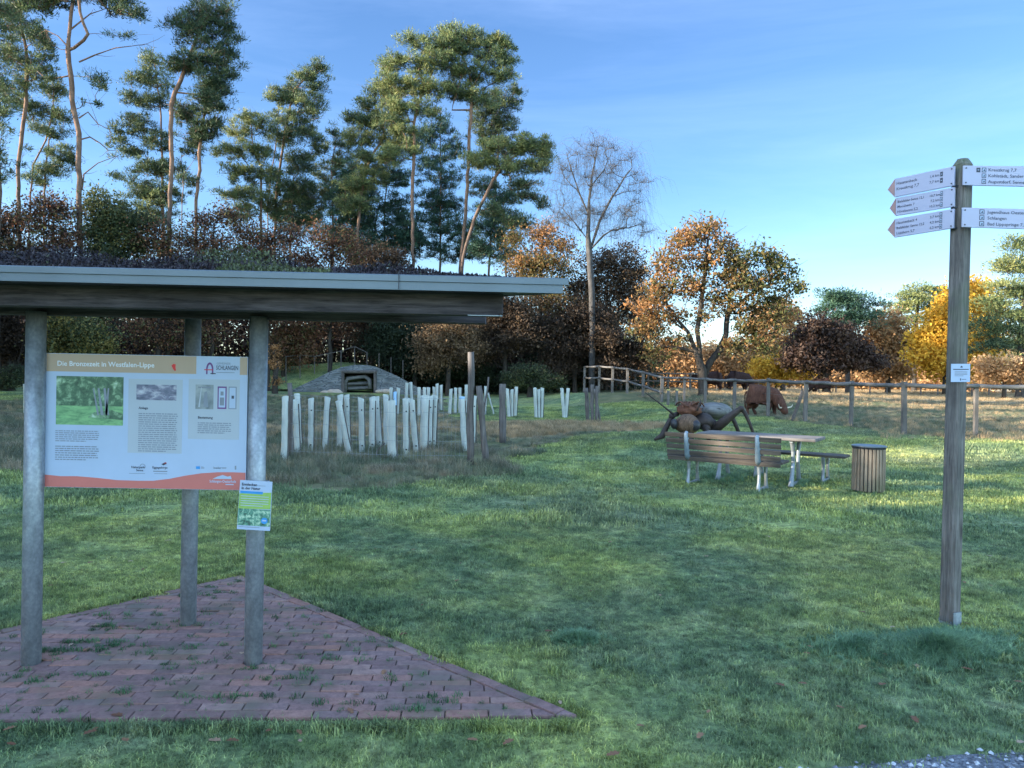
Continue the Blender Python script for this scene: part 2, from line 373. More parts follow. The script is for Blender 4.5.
# gravel verge at the bottom right
g = MB(); gp = [(1.15, 3.03), (1.5, 3.10), (1.95, 3.19), (2.6, 3.24), (3.6, 3.3), (6, 3.4), (6, 1.5), (.6, 1.5), (.8, 2.7)]
gm, gnt, gout = newmat('gravel'); gv = wpos(gnt); vo = N(gnt, 'ShaderNodeTexVoronoi', i_Scale=60.0); gnt.links.new(gv, vo.inputs['Vector'])
gc = mix(gnt, .75, ramp(gnt, noise(gnt, gv, 40, 3), [(.3, (.09, .10, .12)), (.7, (.32, .34, .38))]), ramp(gnt, vo.outputs['Distance'], [(.0, (.42, .44, .48)), (.6, (.04, .045, .05))]), 'MULTIPLY')
bsdf(gnt, gout, ramp(gnt, noise(gnt, gv, 55, 3), [(.3, (.06, .065, .08)), (.7, (.24, .26, .30))]), .9, 0, vo.outputs['Distance'], 1, .02)
g.add([(x, y, h1(x, y) + .006) for x, y in gp], [tuple(range(len(gp)))[::-1]])
tag(g.build('gravel_path', gm), kind='structure')
sv, sf, sa = [], [], []
for i in range(2600):
    x = rng.uniform(.9, 3.2); y = rng.uniform(2.6, 3.3) + rng.normal(0, .03)
    if not inpoly(np.array([x]), np.array([y - rng.uniform(-.05, .03)]), gp)[0]: continue
    r = rng.uniform(.006, .016); z = h1(x, y) + .006; b = len(sv); a = rng.uniform(0, 6.28)
    for k in range(4): sv.append((x + r * math.cos(a + k * 1.57) * rng.uniform(.7, 1.2), y + r * math.sin(a + k * 1.57) * rng.uniform(.7, 1.2), z + r * .2))
    sv.append((x, y, z + r * .9)); sf += [(b, b+1, b+4), (b+1, b+2, b+4), (b+2, b+3, b+4), (b+3, b, b+4)]; sa += [rng.random()] * 4
stonem = leafmat('pebbles', [(0, (.08, .09, .11)), (.6, (.24, .26, .30)), (1, (.50, .52, .56))], 0, .8)
tag(mesh_obj('gravel', sv, sf, stonem, smooth=False, attrs={'var': ('FACE', sa)}), kind='stuff')
# ------------------------------------------------------------------ brick paving, a triangle
def flat(px, py): r = ray(px, py); return (CAMP + r * (-CAM_H / r[2]))[:2]
pA = flat(240, 577); pB = flat(577, 719); q0 = flat(0, 632); qf = flat(0, 723)
def isect(a, b, c, d):
    u, v = b - a, d - c; t = ((c - a)[0] * v[1] - (c - a)[1] * v[0]) / (u[0] * v[1] - u[1] * v[0]); return a + u * t
pC = isect(pA, q0, pB, qf)
TRI = [pA, pC, pB]
bed = MB(); bed.add([(*p, .004) for p in TRI], [(0, 1, 2)])
bm_, bnt, bout = newmat('joint_sand'); bsdf(bnt, bout, ramp(bnt, noise(bnt, wpos(bnt), 20, 4), [(.3, (.02, .025, .018)), (.7, (.07, .065, .05))]), .95)
tag(bed.build('paving_bed', bm_), kind='structure')
def clip(poly, a, n):
    out = []
    for i in range(len(poly)):
        p, q = poly[i], poly[(i + 1) % len(poly)]; dp, dq = np.dot(p - a, n), np.dot(q - a, n)
        if dp >= 0: out.append(p)
        if (dp >= 0) != (dq >= 0): out.append(p + (q - p) * dp / (dp - dq))
    return out
def inward(a, b, c):
    d = (b - a) / np.linalg.norm(b - a); n = np.array([-d[1], d[0]]); return n if np.dot(c - a, n) > 0 else -n
ux = (pB - pC) / np.linalg.norm(pB - pC); uy = np.array([-ux[1], ux[0]])
nR = inward(pA, pB, pC); nL = inward(pA, pC, pB)
bv, bf, ba = [], [], []
def brick(poly, tone):
    if len(poly) < 3: return
    poly = [np.array(p) for p in poly]; c = sum(poly) / len(poly)
    ar = abs(sum(poly[i][0] * poly[(i+1) % len(poly)][1] - poly[(i+1) % len(poly)][0] * poly[i][1] for i in range(len(poly)))) / 2
    if ar < .0005: return
    z = .018 + rng.normal(0, .0022) + .004 * math.sin(c[0] * 3) ; tx, ty = rng.normal(0, .012, 2); b = len(bv); n = len(poly)
    def ins(p, k): d = p - c; L = np.linalg.norm(d); return p - d / L * k
    for p in poly: bv.append((*ins(p, .0025), .0))
    for p in poly: bv.append((*ins(p, .0025), z - .005 + np.dot(p - c, (tx, ty))))
    for p in poly: bv.append((*ins(p, .006), z + np.dot(p - c, (tx, ty))))
    for i in range(n):
        j = (i + 1) % n
        bf.append((b+i, b+j, b+n+j, b+n+i)); bf.append((b+n+i, b+n+j, b+2*n+j, b+2*n+i))
    bf.append(tuple(b + 2*n + i for i in range(n))); ba.extend([tone] * (2 * n + 1))
L_ = np.linalg.norm(pB - pC)
for r_ in range(38):
    off = rng.uniform(0, .205)
    for k in range(-1, int(L_ / .205) + 2):
        x0 = k * .205 + (.1025 if r_ % 2 else 0) + off * .25; y0 = r_ * .07
        q = [pC + ux * (x0 + a) + uy * (y0 + b2) for a, b2 in ((0, 0), (.205, 0), (.205, .07), (0, .07))]
        q = clip(q, pA + nR * .075, nR); q = clip(q, pA + nL * .075, nL) if len(q) > 2 else q
        brick(q, rng.random())
for a, b, n in ((pA, pB, nR), (pA, pC, nL)):
    d = (b - a) / np.linalg.norm(b - a); L2 = np.linalg.norm(b - a)
    for k in range(int(L2 / .205) + 1):
        q = [a + d * (k * .205 + s) + n * t for s, t in ((0, 0), (.205, 0), (.205, .07), (0, .07))]
        q = clip(q, pC, uy); brick(q, rng.random())
brm, brnt, brout = newmat('brick_pavers'); a_ = N(brnt, 'ShaderNodeAttribute', attribute_name='var')
bc = ramp(brnt, a_.outputs['Fac'], [(0, (.20, .12, .115)), (.35, (.26, .15, .135)), (.6, (.235, .155, .15)), (.85, (.33, .165, .13)), (1, (.30, .20, .18))])
bn = noise(brnt, wpos(brnt), 28, 6, .75)
bc = mix(brnt, 1, bc, ramp(brnt, bn, [(.3, (.55, .55, .55)), (.7, (1.25, 1.25, 1.25))]), 'MULTIPLY')
bc = mix(brnt, ramp(brnt, noise(brnt, wpos(brnt), 3.5, 6, .75), [(.48, (0, 0, 0)), (.66, (.55, .55, .55))]), bc, (.06, .085, .045))
bsdf(brnt, brout, bc, .75, 0, bn, .4, .004, .35)
tag(mesh_obj('brick_paving', bv, bf, brm, smooth=False, attrs={'var': ('FACE', ba)}), kind='structure')
# ------------------------------------------------------------------ lettering
def text_mesh(s, size, bold=0):
    cu = bpy.data.curves.new('t', 'FONT'); cu.body = s; cu.size = size; cu.resolution_u = 2; cu.offset = bold
    o = bpy.data.objects.new('t', cu); COL.objects.link(o); dg = bpy.context.evaluated_depsgraph_get(); dg.update()
    me = bpy.data.meshes.new_from_object(o.evaluated_get(dg)); V = [tuple(v.co) for v in me.vertices]; Fc = [tuple(p.vertices) for p in me.polygons]
    bpy.data.objects.remove(o); bpy.data.meshes.remove(me); bpy.data.curves.remove(cu); return V, Fc
class Plane4:
    """a flat board between four corners; u to the right, v down, both 0..1; off stands proud of its face"""
    def __init__(s, tl, tr, br, bl):
        s.c = [Vector([float(k) for k in p]) for p in (tl, tr, br, bl)]
        s.n = (s.c[1] - s.c[0]).cross(s.c[3] - s.c[0]).normalized()
        if s.n.y > 0: s.n = -s.n
        s.W = (s.c[1] - s.c[0]).length; s.Hh = (s.c[3] - s.c[0]).length
    def at(s, u, v, off=0):
        a = s.c[0].lerp(s.c[1], u); b = s.c[3].lerp(s.c[2], u); return a.lerp(b, v) + s.n * off
    def slab(s, mb, t, m=0, poly=((0, 0), (1, 0), (1, 1), (0, 1))):
        n = len(poly); V = [s.at(u, v, 0) for u, v in poly] + [s.at(u, v, -t) for u, v in poly]
        mb.add(V, [tuple(range(n)), tuple(range(2*n-1, n-1, -1))] + [(i, i+n, (i+1) % n+n, (i+1) % n) for i in range(n)], m)
    def rect(s, mb, u0, v0, u1, v1, off, m): mb.add([s.at(u0, v0, off), s.at(u1, v0, off), s.at(u1, v1, off), s.at(u0, v1, off)], [(0, 1, 2, 3)], m)
    def poly(s, mb, pts, off, m): mb.add([s.at(u, v, off) for u, v in pts], [tuple(range(len(pts)))], m)
    def text(s, mb, txt, u, v, h, off, m, bold=0, squeeze=1.0):
        """h: letter size as a fraction of the board's height; (u, v): baseline start"""
        V, Fc = text_mesh(txt, h * s.Hh, bold)
        mb.add([s.at(u + x * squeeze / s.W, v - y / s.Hh, off) for x, y, z in V], Fc, m)
    def lines(s, mb, u0, v0, u1, v1, rows, off, m, last=.7, th=.45):
        dv = (v1 - v0) / rows
        for r in range(rows):
            u = u0; end = u1 - random.uniform(0, .012) if r < rows - 1 else u0 + (u1 - u0) * last
            while u < end:
                wd = random.uniform(.008, .03); e = min(end, u + wd)
                s.rect(mb, u, v0 + dv * r, e, v0 + dv * (r + th), off, m); u = e + .0035
# ------------------------------------------------------------------ information shelter
base = flat(31, 668)
sh = thing('information_shelter', 'triangular shelter with zinc edged planted roof on three steel posts over the brick paving', 'shelter', (float(base[0]), float(base[1]), 0))
for (px, py, tz) in ((31, 669, 1.905), (253, 670, 1.905), (188, 629, 1.97)):
    b = flat(px, py); x, y = b[0] * (b[1] + .05) / b[1], b[1] + .05
    mb = MB(); mb.tube([(x, y, -.05), (x, y, tz)], .0485, 28)
    o = mb.build('post', M['galv'], sh, smooth=True)
    for p in o.data.polygons:
        if abs(p.normal.z) > .9: p.use_smooth = False
FR = P(568, 291.5, 3.45); FL = P(0, 283, 3.39); zb = (FR[2] + FL[2]) / 2
dv_ = (FL - FR) / np.linalg.norm(FL - FR); FR = FR + dv_ * .05; FL = FR + dv_ * 4.3
FRv = Vector((FR[0], FR[1], zb)); FLv = Vector((FL[0], FL[1], zb)); AP = Vector((-2.15, 5.5, zb + .05))
mb = MB(); top = .055
mb.add([FRv + Vector((-.03, .02, .004)), FLv + Vector((.03, .02, .004)), AP + Vector((0, -.04, .004)), FRv + Vector((-.03, .02, top)), FLv + Vector((.03, .02, top)), AP + Vector((0, -.04, top))],
       [(0, 1, 2), (3, 5, 4), (0, 3, 4, 1), (1, 4, 5, 2), (2, 5, 3, 0)])
mb.build('roof_panel', M['dark'], sh)
cen = (FRv + FLv + AP) / 3
for a, b in ((FLv, FRv), (FRv, AP), (AP, FLv)):
    d = (b - a).normalized(); out = Vector((d.y, -d.x, 0)).normalized()
    if out.dot(a - cen) < 0: out = -out
    mb = MB()
    prof = [(0, 0), (.008, 0), (.008, .037), (.016, .039), (.016, .066), (.013, .070), (-.085, .070), (-.085, .064), (0, .062)]
    n = len(prof)
    def mitre(p, q, other):     # extend each run to its neighbour's corner
        return p
    V = []
    for P0, sgn in ((a, -1), (b, 1)):
        e0 = (P0 - cen); e0.z = 0; e0.normalize()
        for (o_, z_) in prof:
            k = o_ / max(.3, e0.dot(out)); V.append(P0 + e0 * k + Vector((0, 0, z_)))
    mb.add(V, [tuple(range(n))[::-1], tuple(range(n, 2*n))] + [(i, (i+1) % n, (i+1) % n+n, i+n) for i in range(n)])
    if a is FLv:
        for px in (3, 400):
            q = P(px, 280, float(FR[1])); c = Vector((q[0], a.y + (b.y - a.y) * ((q[0] - a.x) / (b.x - a.x)), zb + .04)) + out * .0245
            mb.box(c, (.004, .003, .08), None, 1)
    mb.build('fascia', [M['zinc'], M['dark']], sh)
e = P(503, 300, 3.6); mb = MB(); bx1 = e[0]; bx0 = -3.7
mb.prism([(bx0, 1.905), (bx1 - .02, 1.902), (bx1, 1.915), (bx1, 2.008), (bx0, 2.008)], 3.6, 3.70); mb.build('front_beam', M['beam'], sh, bevel=.004)
mb = MB(); mb.box((bx1 - .085, 3.594, 1.90), (.17, .02, .004)); mb.build('beam_plate', M['galv'], sh)
mb = MB(); mb.box((-1.75, 4.06, 1.942), (3.2, .09, .10)); mb.build('cross_beam', M['beam'], sh, bevel=.004)
for x in (-3.1, -2.62, -1.40, -.62):
    mb = MB(); mb.box((x, 3.88, 1.965), (.07, .27, .08)); mb.build('rafter', M['beam'], sh)
bb = flat(188, 629); mb = MB(); mb.beam((bb[0], 4.11, 1.99), (bb[0], 4.95, 2.0), .08, .07); mb.build('rafter', M['beam'], sh)
# planting on the roof
sv, sf, sa = [], [], []
T2 = [np.array(v[:2]) for v in (FRv, FLv, AP)]; C2 = sum(T2) / 3
def tri_pt():
    a, b = rng.random(2)
    if a + b > 1: a, b = 1 - a, 1 - b
    return T2[0] + (T2[1] - T2[0]) * a + (T2[2] - T2[0]) * b
ed = [(T2[i], inward(T2[i], T2[(i+1) % 3], C2)) for i in range(3)]
for i in range(75000):
    p = tri_pt(); dd = min(np.dot(p - a, n) for a, n in ed)
    if dd < .07: continue
    th = .015 + .15 * min(1, (dd - .05) / .5) * (.65 + .5 * math.sin(p[0] * 5.1 + 2 * math.sin(p[1] * 4)) * math.sin(p[1] * 6.3 + p[0]))
    hgt = zb + .06 + .05 * (p[1] - 3.4) / 2 + max(.015, th) * rng.uniform(.5, 1.12)
    s = rng.uniform(.003, .009); a = rng.uniform(0, 6.28); b = len(sv); tl = rng.normal(0, .7, 2)
    dx, dy = math.cos(a) * s, math.sin(a) * s
    sv += [(p[0] - dx, p[1] - dy, hgt - s * tl[0]), (p[0] + dy * .7, p[1] - dx * .7, hgt + s * tl[1]), (p[0] + dx, p[1] + dy, hgt + s * tl[0] + s), (p[0] - dy * .7, p[1] + dx * .7, hgt - s * tl[1])]
    sf.append((b, b+1, b+2, b+3))
    gz = math.sin(p[0] * 2.9 + 1.4 * math.sin(p[1] * 3.1)) ; sa.append(np.clip((.8 if gz > .72 else .28) + rng.normal(0, .16), 0, 1))
sedm = leafmat('sedum_leaves', [(0, (.014, .012, .016)), (.35, (.036, .028, .036)), (.5, (.055, .045, .042)), (.7, (.05, .062, .03)), (1, (.12, .14, .06))], .15)
sed = mesh_obj('roof_planting', sv, sf, sedm, sh, smooth=False, attrs={'var': ('FACE', sa)}); tag(sed, kind='stuff')
mb = MB(); sub = []
ns_ = 40
for i in range(ns_ + 1):
    for j in range(ns_ + 1 - i):
        a, b = i / ns_, j / ns_; p = T2[0] + (T2[1] - T2[0]) * a + (T2[2] - T2[0]) * b; dd = max(0, min(np.dot(p - q, n) for q, n in ed) - .05)
        th = .12 * min(1, dd / .5) * (.65 + .5 * math.sin(p[0] * 5.1 + 2 * math.sin(p[1] * 4)) * math.sin(p[1] * 6.3 + p[0]))
        sub.append((p[0], p[1], zb + .058 + .05 * (p[1] - 3.4) / 2 + max(th, 0)))
ii = {}; c_ = 0
for i in range(ns_ + 1):
    for j in range(ns_ + 1 - i): ii[i, j] = c_; c_ += 1
ff = []
for i in range(ns_):
    for j in range(ns_ - i):
        ff.append((ii[i, j], ii[i+1, j], ii[i, j+1]))
        if (i + 1, j + 1) in ii: ff.append((ii[i+1, j], ii[i+1, j+1], ii[i, j+1]))
mb.add(sub, ff); mb.build('substrate', simple('roof_substrate', (.045, .035, .04), .95), sh, smooth=True)
# ------------------------------------------------------------------ information board
c4 = [P(46.3, 353, 4.0), P(248, 357, 4.0), P(246, 490.3, 4.0), P(44, 486.8, 4.0)]
c4[3][0] = c4[0][0]; c4[2][0] = c4[1][0]
pl = Plane4(*c4)
bd = thing('information_board', 'large white printed information board with beige header mounted between the front steel posts', 'sign', (c4[3][0], 4.0, c4[3][2]))
def U(px, py): return (px - 45.3) / 201.3, (py - 353 - (px - 46) * .0185) / 133.6
mb = MB(); pl.slab(mb, .012, 0); mb.build('panel', [M['white']], bd)
mb = MB()
def brect(mb, x0, y0, x1, y1, off, m):
    (u0, v0), (u1, v1) = U(x0, y0), U(x1, y1); xm = (x0 + x1) / 2; k = (xm - 46) * .0185
    v0 = (y0 - 353) / 133.6; v1 = (y1 - 353) / 133.6; pl.rect(mb, u0, v0, u1, v1, off, m)
# all board coordinates below are measured along the board (no tilt)
mats_b = [M['beige'], M['paper'], M['salmon'], M['pic_trees'], M['pic_lawn'], M['pic_stone'], M['pic_plan'], M['ink'], M['inkgrey'], M['red'], M['purple'], M['blue'], M['white'], M['black'], M['bright']]
pl.rect(mb, .002, .003, .745, .135, .001, 0); pl.rect(mb, .961, .003, .998, .135, .001, 0)
brect(mb, 128, 377, 182, 451, .001, 1); brect(mb, 188, 376, 239, 436, .001, 1)
wave = [(0, .908), (.08, .918), (.16, .916), (.26, .926), (.36, .940), (.46, .942), (.54, .940), (.62, .924), (.70, .898), (.78, .878), (.86, .868), (.94, .866), (1, .868)]
wv = [(u * .996 + .002, v) for u, v in wave]
for i in range(len(wv) - 1): pl.poly(mb, [wv[i], wv[i+1], (wv[i+1][0], .998), (wv[i][0], .998)], .001, 2)
mb.build('printed_fields', mats_b, bd)
mb = MB()
brect(mb, 56, 375.5, 123, 405, .0015, 3)
brect(mb, 56, 405, 123, 424, .0015, 4)
brect(mb, 136, 382.5, 176, 398, .0015, 5)
brect(mb, 195, 381.5, 213, 406, .0015, 6)
# trunks in the picture: a group of leaning stems
for x0, x1, wd in ((93, 98, 1.6), (98, 102, 2.4), (104, 107, 3.0), (108, 106, 2.0)):
    for (ya, yb, k) in ((388, 415, 0),):
        pl.poly(mb, [U(x0 - wd * .3, ya - (0)), U(x0 + wd * .4, ya), U(x1 + wd * .7, yb), U(x1 - wd * .5, yb)], .002, 8)
pl.poly(mb, [U(94, 412), U(112, 410), U(123, 414), U(123, 420), U(88, 417)], .0018, 3)
brect(mb, 217, 383, 226, 405.5, .0015, 10); brect(mb, 218.2, 384.5, 224.8, 404, .002, 12); brect(mb, 220, 388, 223, 392, .0024, 8); brect(mb, 219.4, 394, 223.6, 402, .0024, 8)
brect(mb, 228, 383, 236, 405.5, .0015, 8); brect(mb, 228.8, 384, 235, 404.6, .002, 12); brect(mb, 231, 392, 233.5, 395, .0024, 7)
brect(mb, 197.5, 383.5, 210.5, 385, .002, 8); pl.poly(mb, [U(198, 404+2.9), U(200.5, 384+2.9), U(201.2, 384+2.9), U(199.4, 404+2.9)], .002, 1)
pl.poly(mb, [U(203, 404+2.9), U(203.8, 389+2.9), U(206.5, 388+2.9), U(208, 404+2.9)], .002, 8)
mb.build('pictures', mats_b, bd)
mb = MB()
pl.text(mb, 'Die Bronzezeit in Westfalen-Lippe', .055, .092, .052, .0016, 14, .0006, 1.0)
pl.lines(mb, .052, .575, .27, .665, 6, .0016, 8); pl.lines(mb, .052, .69, .27, .805, 7, .0016, 8)
pl.text(mb, 'Anlage', .463, .405, .026, .0022, 7, .0004); pl.lines(mb, .463, .435, .66, .73, 19, .0022, 8)
pl.text(mb, 'Bestattung', .757, .468, .026, .0022, 7, .0004); pl.lines(mb, .757, .497, .925, .585, 6, .0022, 8, .8)
# arch-shaped emblem and place name in the corner
for k in range(14):
    t0, t1 = math.pi * k / 14, math.pi * (k + 1) / 14
    pl.poly(mb, [(.812 - .018 * math.cos(t), .058 + .052 * (1 - math.sin(t)) - (.012 if 1 else 0)) for t in (t0, t1)] + [(.812 - .011 * math.cos(t), .066 + .046 * (1 - math.sin(t)) - .004) for t in (t1, t0)], .0016, 10)
for u0 in (.794, .8225): pl.rect(mb, u0, .098, u0 + .0075, .135, .0016, 10)
pl.rect(mb, .785, .098, .828, .105, .0018, 9); pl.rect(mb, .816, .125, .842, .133, .0018, 7)
pl.text(mb, 'GEMEINDE', .845, .06, .022, .0016, 8); pl.text(mb, 'SCHLANGEN', .843, .10, .046, .0016, 7, .0003, .62); pl.rect(mb, .845, .118, .935, .122, .0016, 8)
pl.poly(mb, [(.622, .075), (.632, .062), (.643, .066), (.642, .088), (.645, .112), (.638, .115), (.630, .10)], .0016, 9)
# partner logos
pl.text(mb, 'Naturpark', .43, .848, .024, .0016, 7, .0003); pl.text(mb, 'Senne', .455, .870, .022, .0016, 7, .0003); pl.rect(mb, .42, .886, .50, .889, .0016, 8)
for k in range(10):
    t0, t1 = -.8 + 3.9 * k / 10, -.8 + 3.9 * (k + 1) / 10
    pl.poly(mb, [(.487 + .014 * math.cos(t), .835 - .021 * math.sin(t)) for t in (t0, t1)] + [(.487 + .011 * math.cos(t), .835 - .017 * math.sin(t)) for t in (t1, t0)], .0016, 8)
pl.text(mb, 'Eggegebirge', .535, .848, .024, .0016, 7, .0002); pl.rect(mb, .54, .865, .61, .872, .0016, 8); pl.rect(mb, .545, .885, .61, .888, .0016, 8)
pl.poly(mb, [(.58, .815), (.60, .798), (.607, .812), (.59, .824)], .0016, 7); pl.poly(mb, [(.588, .808), (.607, .80), (.603, .808)], .0017, 9)
pl.rect(mb, .752, .826, .772, .846, .0016, 11); pl.lines(mb, .777, .828, .80, .846, 3, .0016, 8)
pl.text(mb, 'leader', .838, .842, .024, .0016, 8, .0003); pl.lines(mb, .88, .83, .912, .844, 2, .0016, 8); pl.rect(mb, .944, .817, .952, .846, .0016, 8)
pl.poly(mb, [(.835, .918), (.86, .90), (.885, .888), (.91, .90), (.925, .893), (.93, .918)], .0016, 12); pl.text(mb, 'Schlangen-Oesterholz', .82, .945, .028, .0016, 12, .0004, .8); pl.rect(mb, .90, .955, .94, .962, .0016, 12)
mb.build('lettering', mats_b, bd)
# ------------------------------------------------------------------ poster on the right-hand post
c4 = [P(240.2, 480, 3.925), P(272.3, 481.8, 3.925), P(269.8, 531, 3.925), P(236.8, 529, 3.925)]
pp = Plane4(*c4); ps = thing('event_poster', 'small portrait poster with green middle and flower picture strapped to the right front steel post', 'poster', tuple(c4[3]))
mb = MB(); pp.slab(mb, .004, 0); mb.build('sheet', [M['white']], ps)
mb = MB(); pm = [M['lime'], M['pic_flower'], M['blue'], M['ink'], M['white'], M['purple'], M['inkgrey']]
pp.poly(mb, [(.01, .27), (.99, .22), (.99, .56), (.01, .58)], .001, 0); pp.rect(mb, .01, .575, .99, .915, .0012, 1); pp.rect(mb, .03, .215, .73, .265, .0014, 2)
pp.poly(mb, [(.82 + .10 * math.cos(t / 12 * 6.283), .80 + .065 * math.sin(t / 12 * 6.283)) for t in range(12)], .0018, 2); pp.rect(mb, .76, .78, .88, .81, .0022, 4)
pp.text(mb, 'Entdecken', .06, .105, .075, .0014, 3, .0006); pp.text(mb, 'in der Natur', .06, .18, .075, .0014, 3, .0006)
pp.lines(mb, .58, .09, .9, .11, 1, .0014, 6); pp.lines(mb, .06, .31, .92, .55, 5, .0016, 4, .8, .3); pp.lines(mb, .05, .94, .95, .965, 1, .0014, 6)
mb.build('print', pm, ps)
mb = MB()
for z in (-.02,): mb.tube([(float(flat(253, 670)[0]) + .0505 * math.cos(a), float(flat(253, 670)[1]) + .05 + .0505 * math.sin(a), float(c4[0][2]) + z) for a in np.linspace(0, 6.283, 20)], .0022, 5)
mb.build('cable_tie', M['white'], ps)
# ------------------------------------------------------------------ signpost
sb = G(949.5, 627); sx_, sy_ = float(sb[0]) + .035, float(sb[1]) + .06
topz = float(P(962, 158, sy_ - .03)[2])
sp = thing('signpost', 'tall square weathered wooden waymarker post with five white arrow arms standing in long grass', 'signpost', (sx_, sy_, h1(sx_, sy_)))
mb = MB(); hw = .053; z0 = h1(sx_, sy_)
rotp = Matrix.Rotation(R(24), 3, 'Z')
def oct_(w, c): return [(-w+c, -w), (w-c, -w), (w, -w+c), (w, w-c), (w-c, w), (-w+c, w), (-w, w-c), (-w, -w+c)]
def ring(w, c, z): return [Vector((sx_ + .010 * (z - z0) / 3, sy_, z)) + rotp @ Vector((a, b, 0)) for a, b in oct_(w, c)]
rings = [ring(hw * .93, .016, z0 + .02), ring(hw * .93, .016, topz - .10), ring(hw * .93, .016, topz - .045), ring(hw * .96, .02, topz - .04), ring(hw * .62, .02, topz)]
V = [v for r_ in rings for v in r_]; Fc = [(i*8+k, i*8+(k+1) % 8, (i+1)*8+(k+1) % 8, (i+1)*8+k) for i in range(4) for k in range(8)] + [tuple(range(32, 40)), tuple(range(7, -1, -1))]
mb.add(V, Fc); mb.build('post', M['post'], sp)
mb = MB(); mb.box((sx_ + .012, sy_ - .064, z0 + .045), (.075, .006, .10), rotp); mb.box((sx_, sy_, z0), (.09, .09, .06), rotp); mb.build('steel_shoe', M['galv'], sp)
def arm(tl, tr, br, bl, dl, dr, tip=None, rows=(), icons=(), km=(), extra=None):
    A = Plane4(P(*tl, dl), P(*tr, dr), P(*br, dr), P(*bl, dl))
    A.c[3].x, A.c[3].y = A.c[0].x, A.c[0].y; A.c[2].x, A.c[2].y = A.c[1].x, A.c[1].y
    root = MB(); A.slab(root, .014, 0); o = root.build('arrow_arm', [M['signwhite']], sp, bevel=.0015)
    if tip:
        tu = -abs(tl[0] - tip) / abs(tr[0] - tl[0]); t = MB(); A.slab(t, .014, 0, poly=((tu, .52), (0, 0), (.0, 1))); t.build('arrow_tip', [M['tip']], o)
        t = MB(); A.poly(t, [(tu * .93, .52), (-.002, .07), (-.002, .93)], .001, 0); t.build('tip_print', M['tip'], o)
    mb = MB(); mt = [M['ink'], M['white'], M['dark']]
    for (txt, u, v, h, sq) in rows: A.text(mb, txt, u, v, h, .0012, 0, .0003, sq)
    for (u0, v0, u1, v1, solid) in icons:
        A.rect(mb, u0, v0, u1, v1, .0012, 0)
        if not solid: A.rect(mb, u0 + (u1-u0)*.16, v0 + (v1-v0)*.14, u1 - (u1-u0)*.16, v1 - (v1-v0)*.14, .0016, 1); A.poly(mb, [(u0 + (u1-u0)*a, v0 + (v1-v0)*b) for a, b in ((.3, .7), (.55, .25), (.75, .6), (.6, .75))], .002, 0)
        else: A.rect(mb, u0 + (u1-u0)*.3, v0 + (v1-v0)*.42, u1 - (u1-u0)*.3, v0 + (v1-v0)*.58, .0016, 1)
    mb.build('lettering', mt, o)
    mb = MB()
    for (u, v) in extra or (): mb = MB(); mb.tube([A.at(u, v, -.004), A.at(u, v, .003)], .005, 8); mb.build('screw', M['dark'], o)
    return o
sc = ((.96, .12), (.96, .88))
arm((895, 178.8), (954.5, 166), (954.5, 185.4), (893.8, 197), 5.22, 4.87, 887.2, (('Haustenbeck', .03, .36, .22, 1), ('Kreuzkrug 7,7', .03, .66, .22, 1), ('1,4 km', .60, .36, .19, 1), ('7,7 km', .60, .66, .19, 1)), ((.775, .16, .82, .40, 1), (.775, .48, .82, .74, 1)), extra=sc)
arm((896, 198), (954.5, 187), (954.5, 206.4), (895.5, 215.8), 5.22, 4.87, 889.4, (('Bielefelder Senne 12,1', .03, .30, .19, .9), ('Moosheide 7', .03, .58, .19, 1), ('Hövelsenne 5,2', .03, .86, .19, 1), ('10,7 km', .59, .30, .18, 1), ('7,2 km', .61, .58, .18, 1), ('10,2 km', .59, .86, .18, 1)), ((.77, .10, .815, .34, 0), (.77, .40, .815, .62, 0), (.77, .68, .815, .92, 0)), extra=sc)
arm((895, 219), (954, 208.6), (954, 228), (894.4, 237.4), 5.22, 4.87, 887, (('Haustenbeck 4', .03, .30, .19, 1), ('Bielefelder Senne 12,2', .03, .58, .19, .9), ('Lopshorn 5,7', .03, .86, .19, 1), ('3,7 km', .61, .30, .18, 1), ('4,2 km', .61, .58, .18, 1), ('6,2 km', .61, .86, .18, 1)), ((.77, .08, .815, .34, 0), (.77, .38, .815, .62, 0), (.77, .68, .815, .92, 0)), extra=sc)
sr = ((.03, .13), (.03, .88))
arm((963.3, 165.5), (1064, 166.6), (1064, 187.2), (962.7, 184.9), 4.82, 4.66, None, (('Kreuzkrug 7,7', .255, .28, .22, 1), ('Kohlstädt, Sander', .255, .58, .22, 1), ('Augustdorf, Senneweg', .255, .88, .22, 1)), ((.135, .10, .175, .34, 1), (.19, .10, .235, .34, 0), (.19, .40, .235, .62, 0), (.19, .68, .235, .92, 0)), extra=sr)
arm((962.2, 207.5), (1064, 209.6), (1064, 230.2), (961.6, 226.9), 4.82, 4.66, None, (('Jugendhaus Oesterholz', .255, .28, .22, 1), ('Schlangen', .255, .58, .22, 1), ('Bad Lippspringe 7,7', .255, .88, .22, 1)), ((.175, .08, .225, .33, 0), (.175, .38, .225, .62, 0), (.175, .68, .225, .93, 0)), extra=sr)
for py in (186.2, 207.4, 228.5):
    q = P(957, py, 4.89); mb = MB(); mb.box(q, (.05, .02, .012)); mb.build('bracket', M['dark'], sp)
c4 = [P(951.3, 363.8, 4.84), P(970.3, 363.8, 4.84), P(970, 382, 4.84), P(951, 382, 4.84)]
wp = Plane4(*c4); mb = MB(); wp.slab(mb, .004, 0); pq = mb.build('placard', [M['white']], sp)
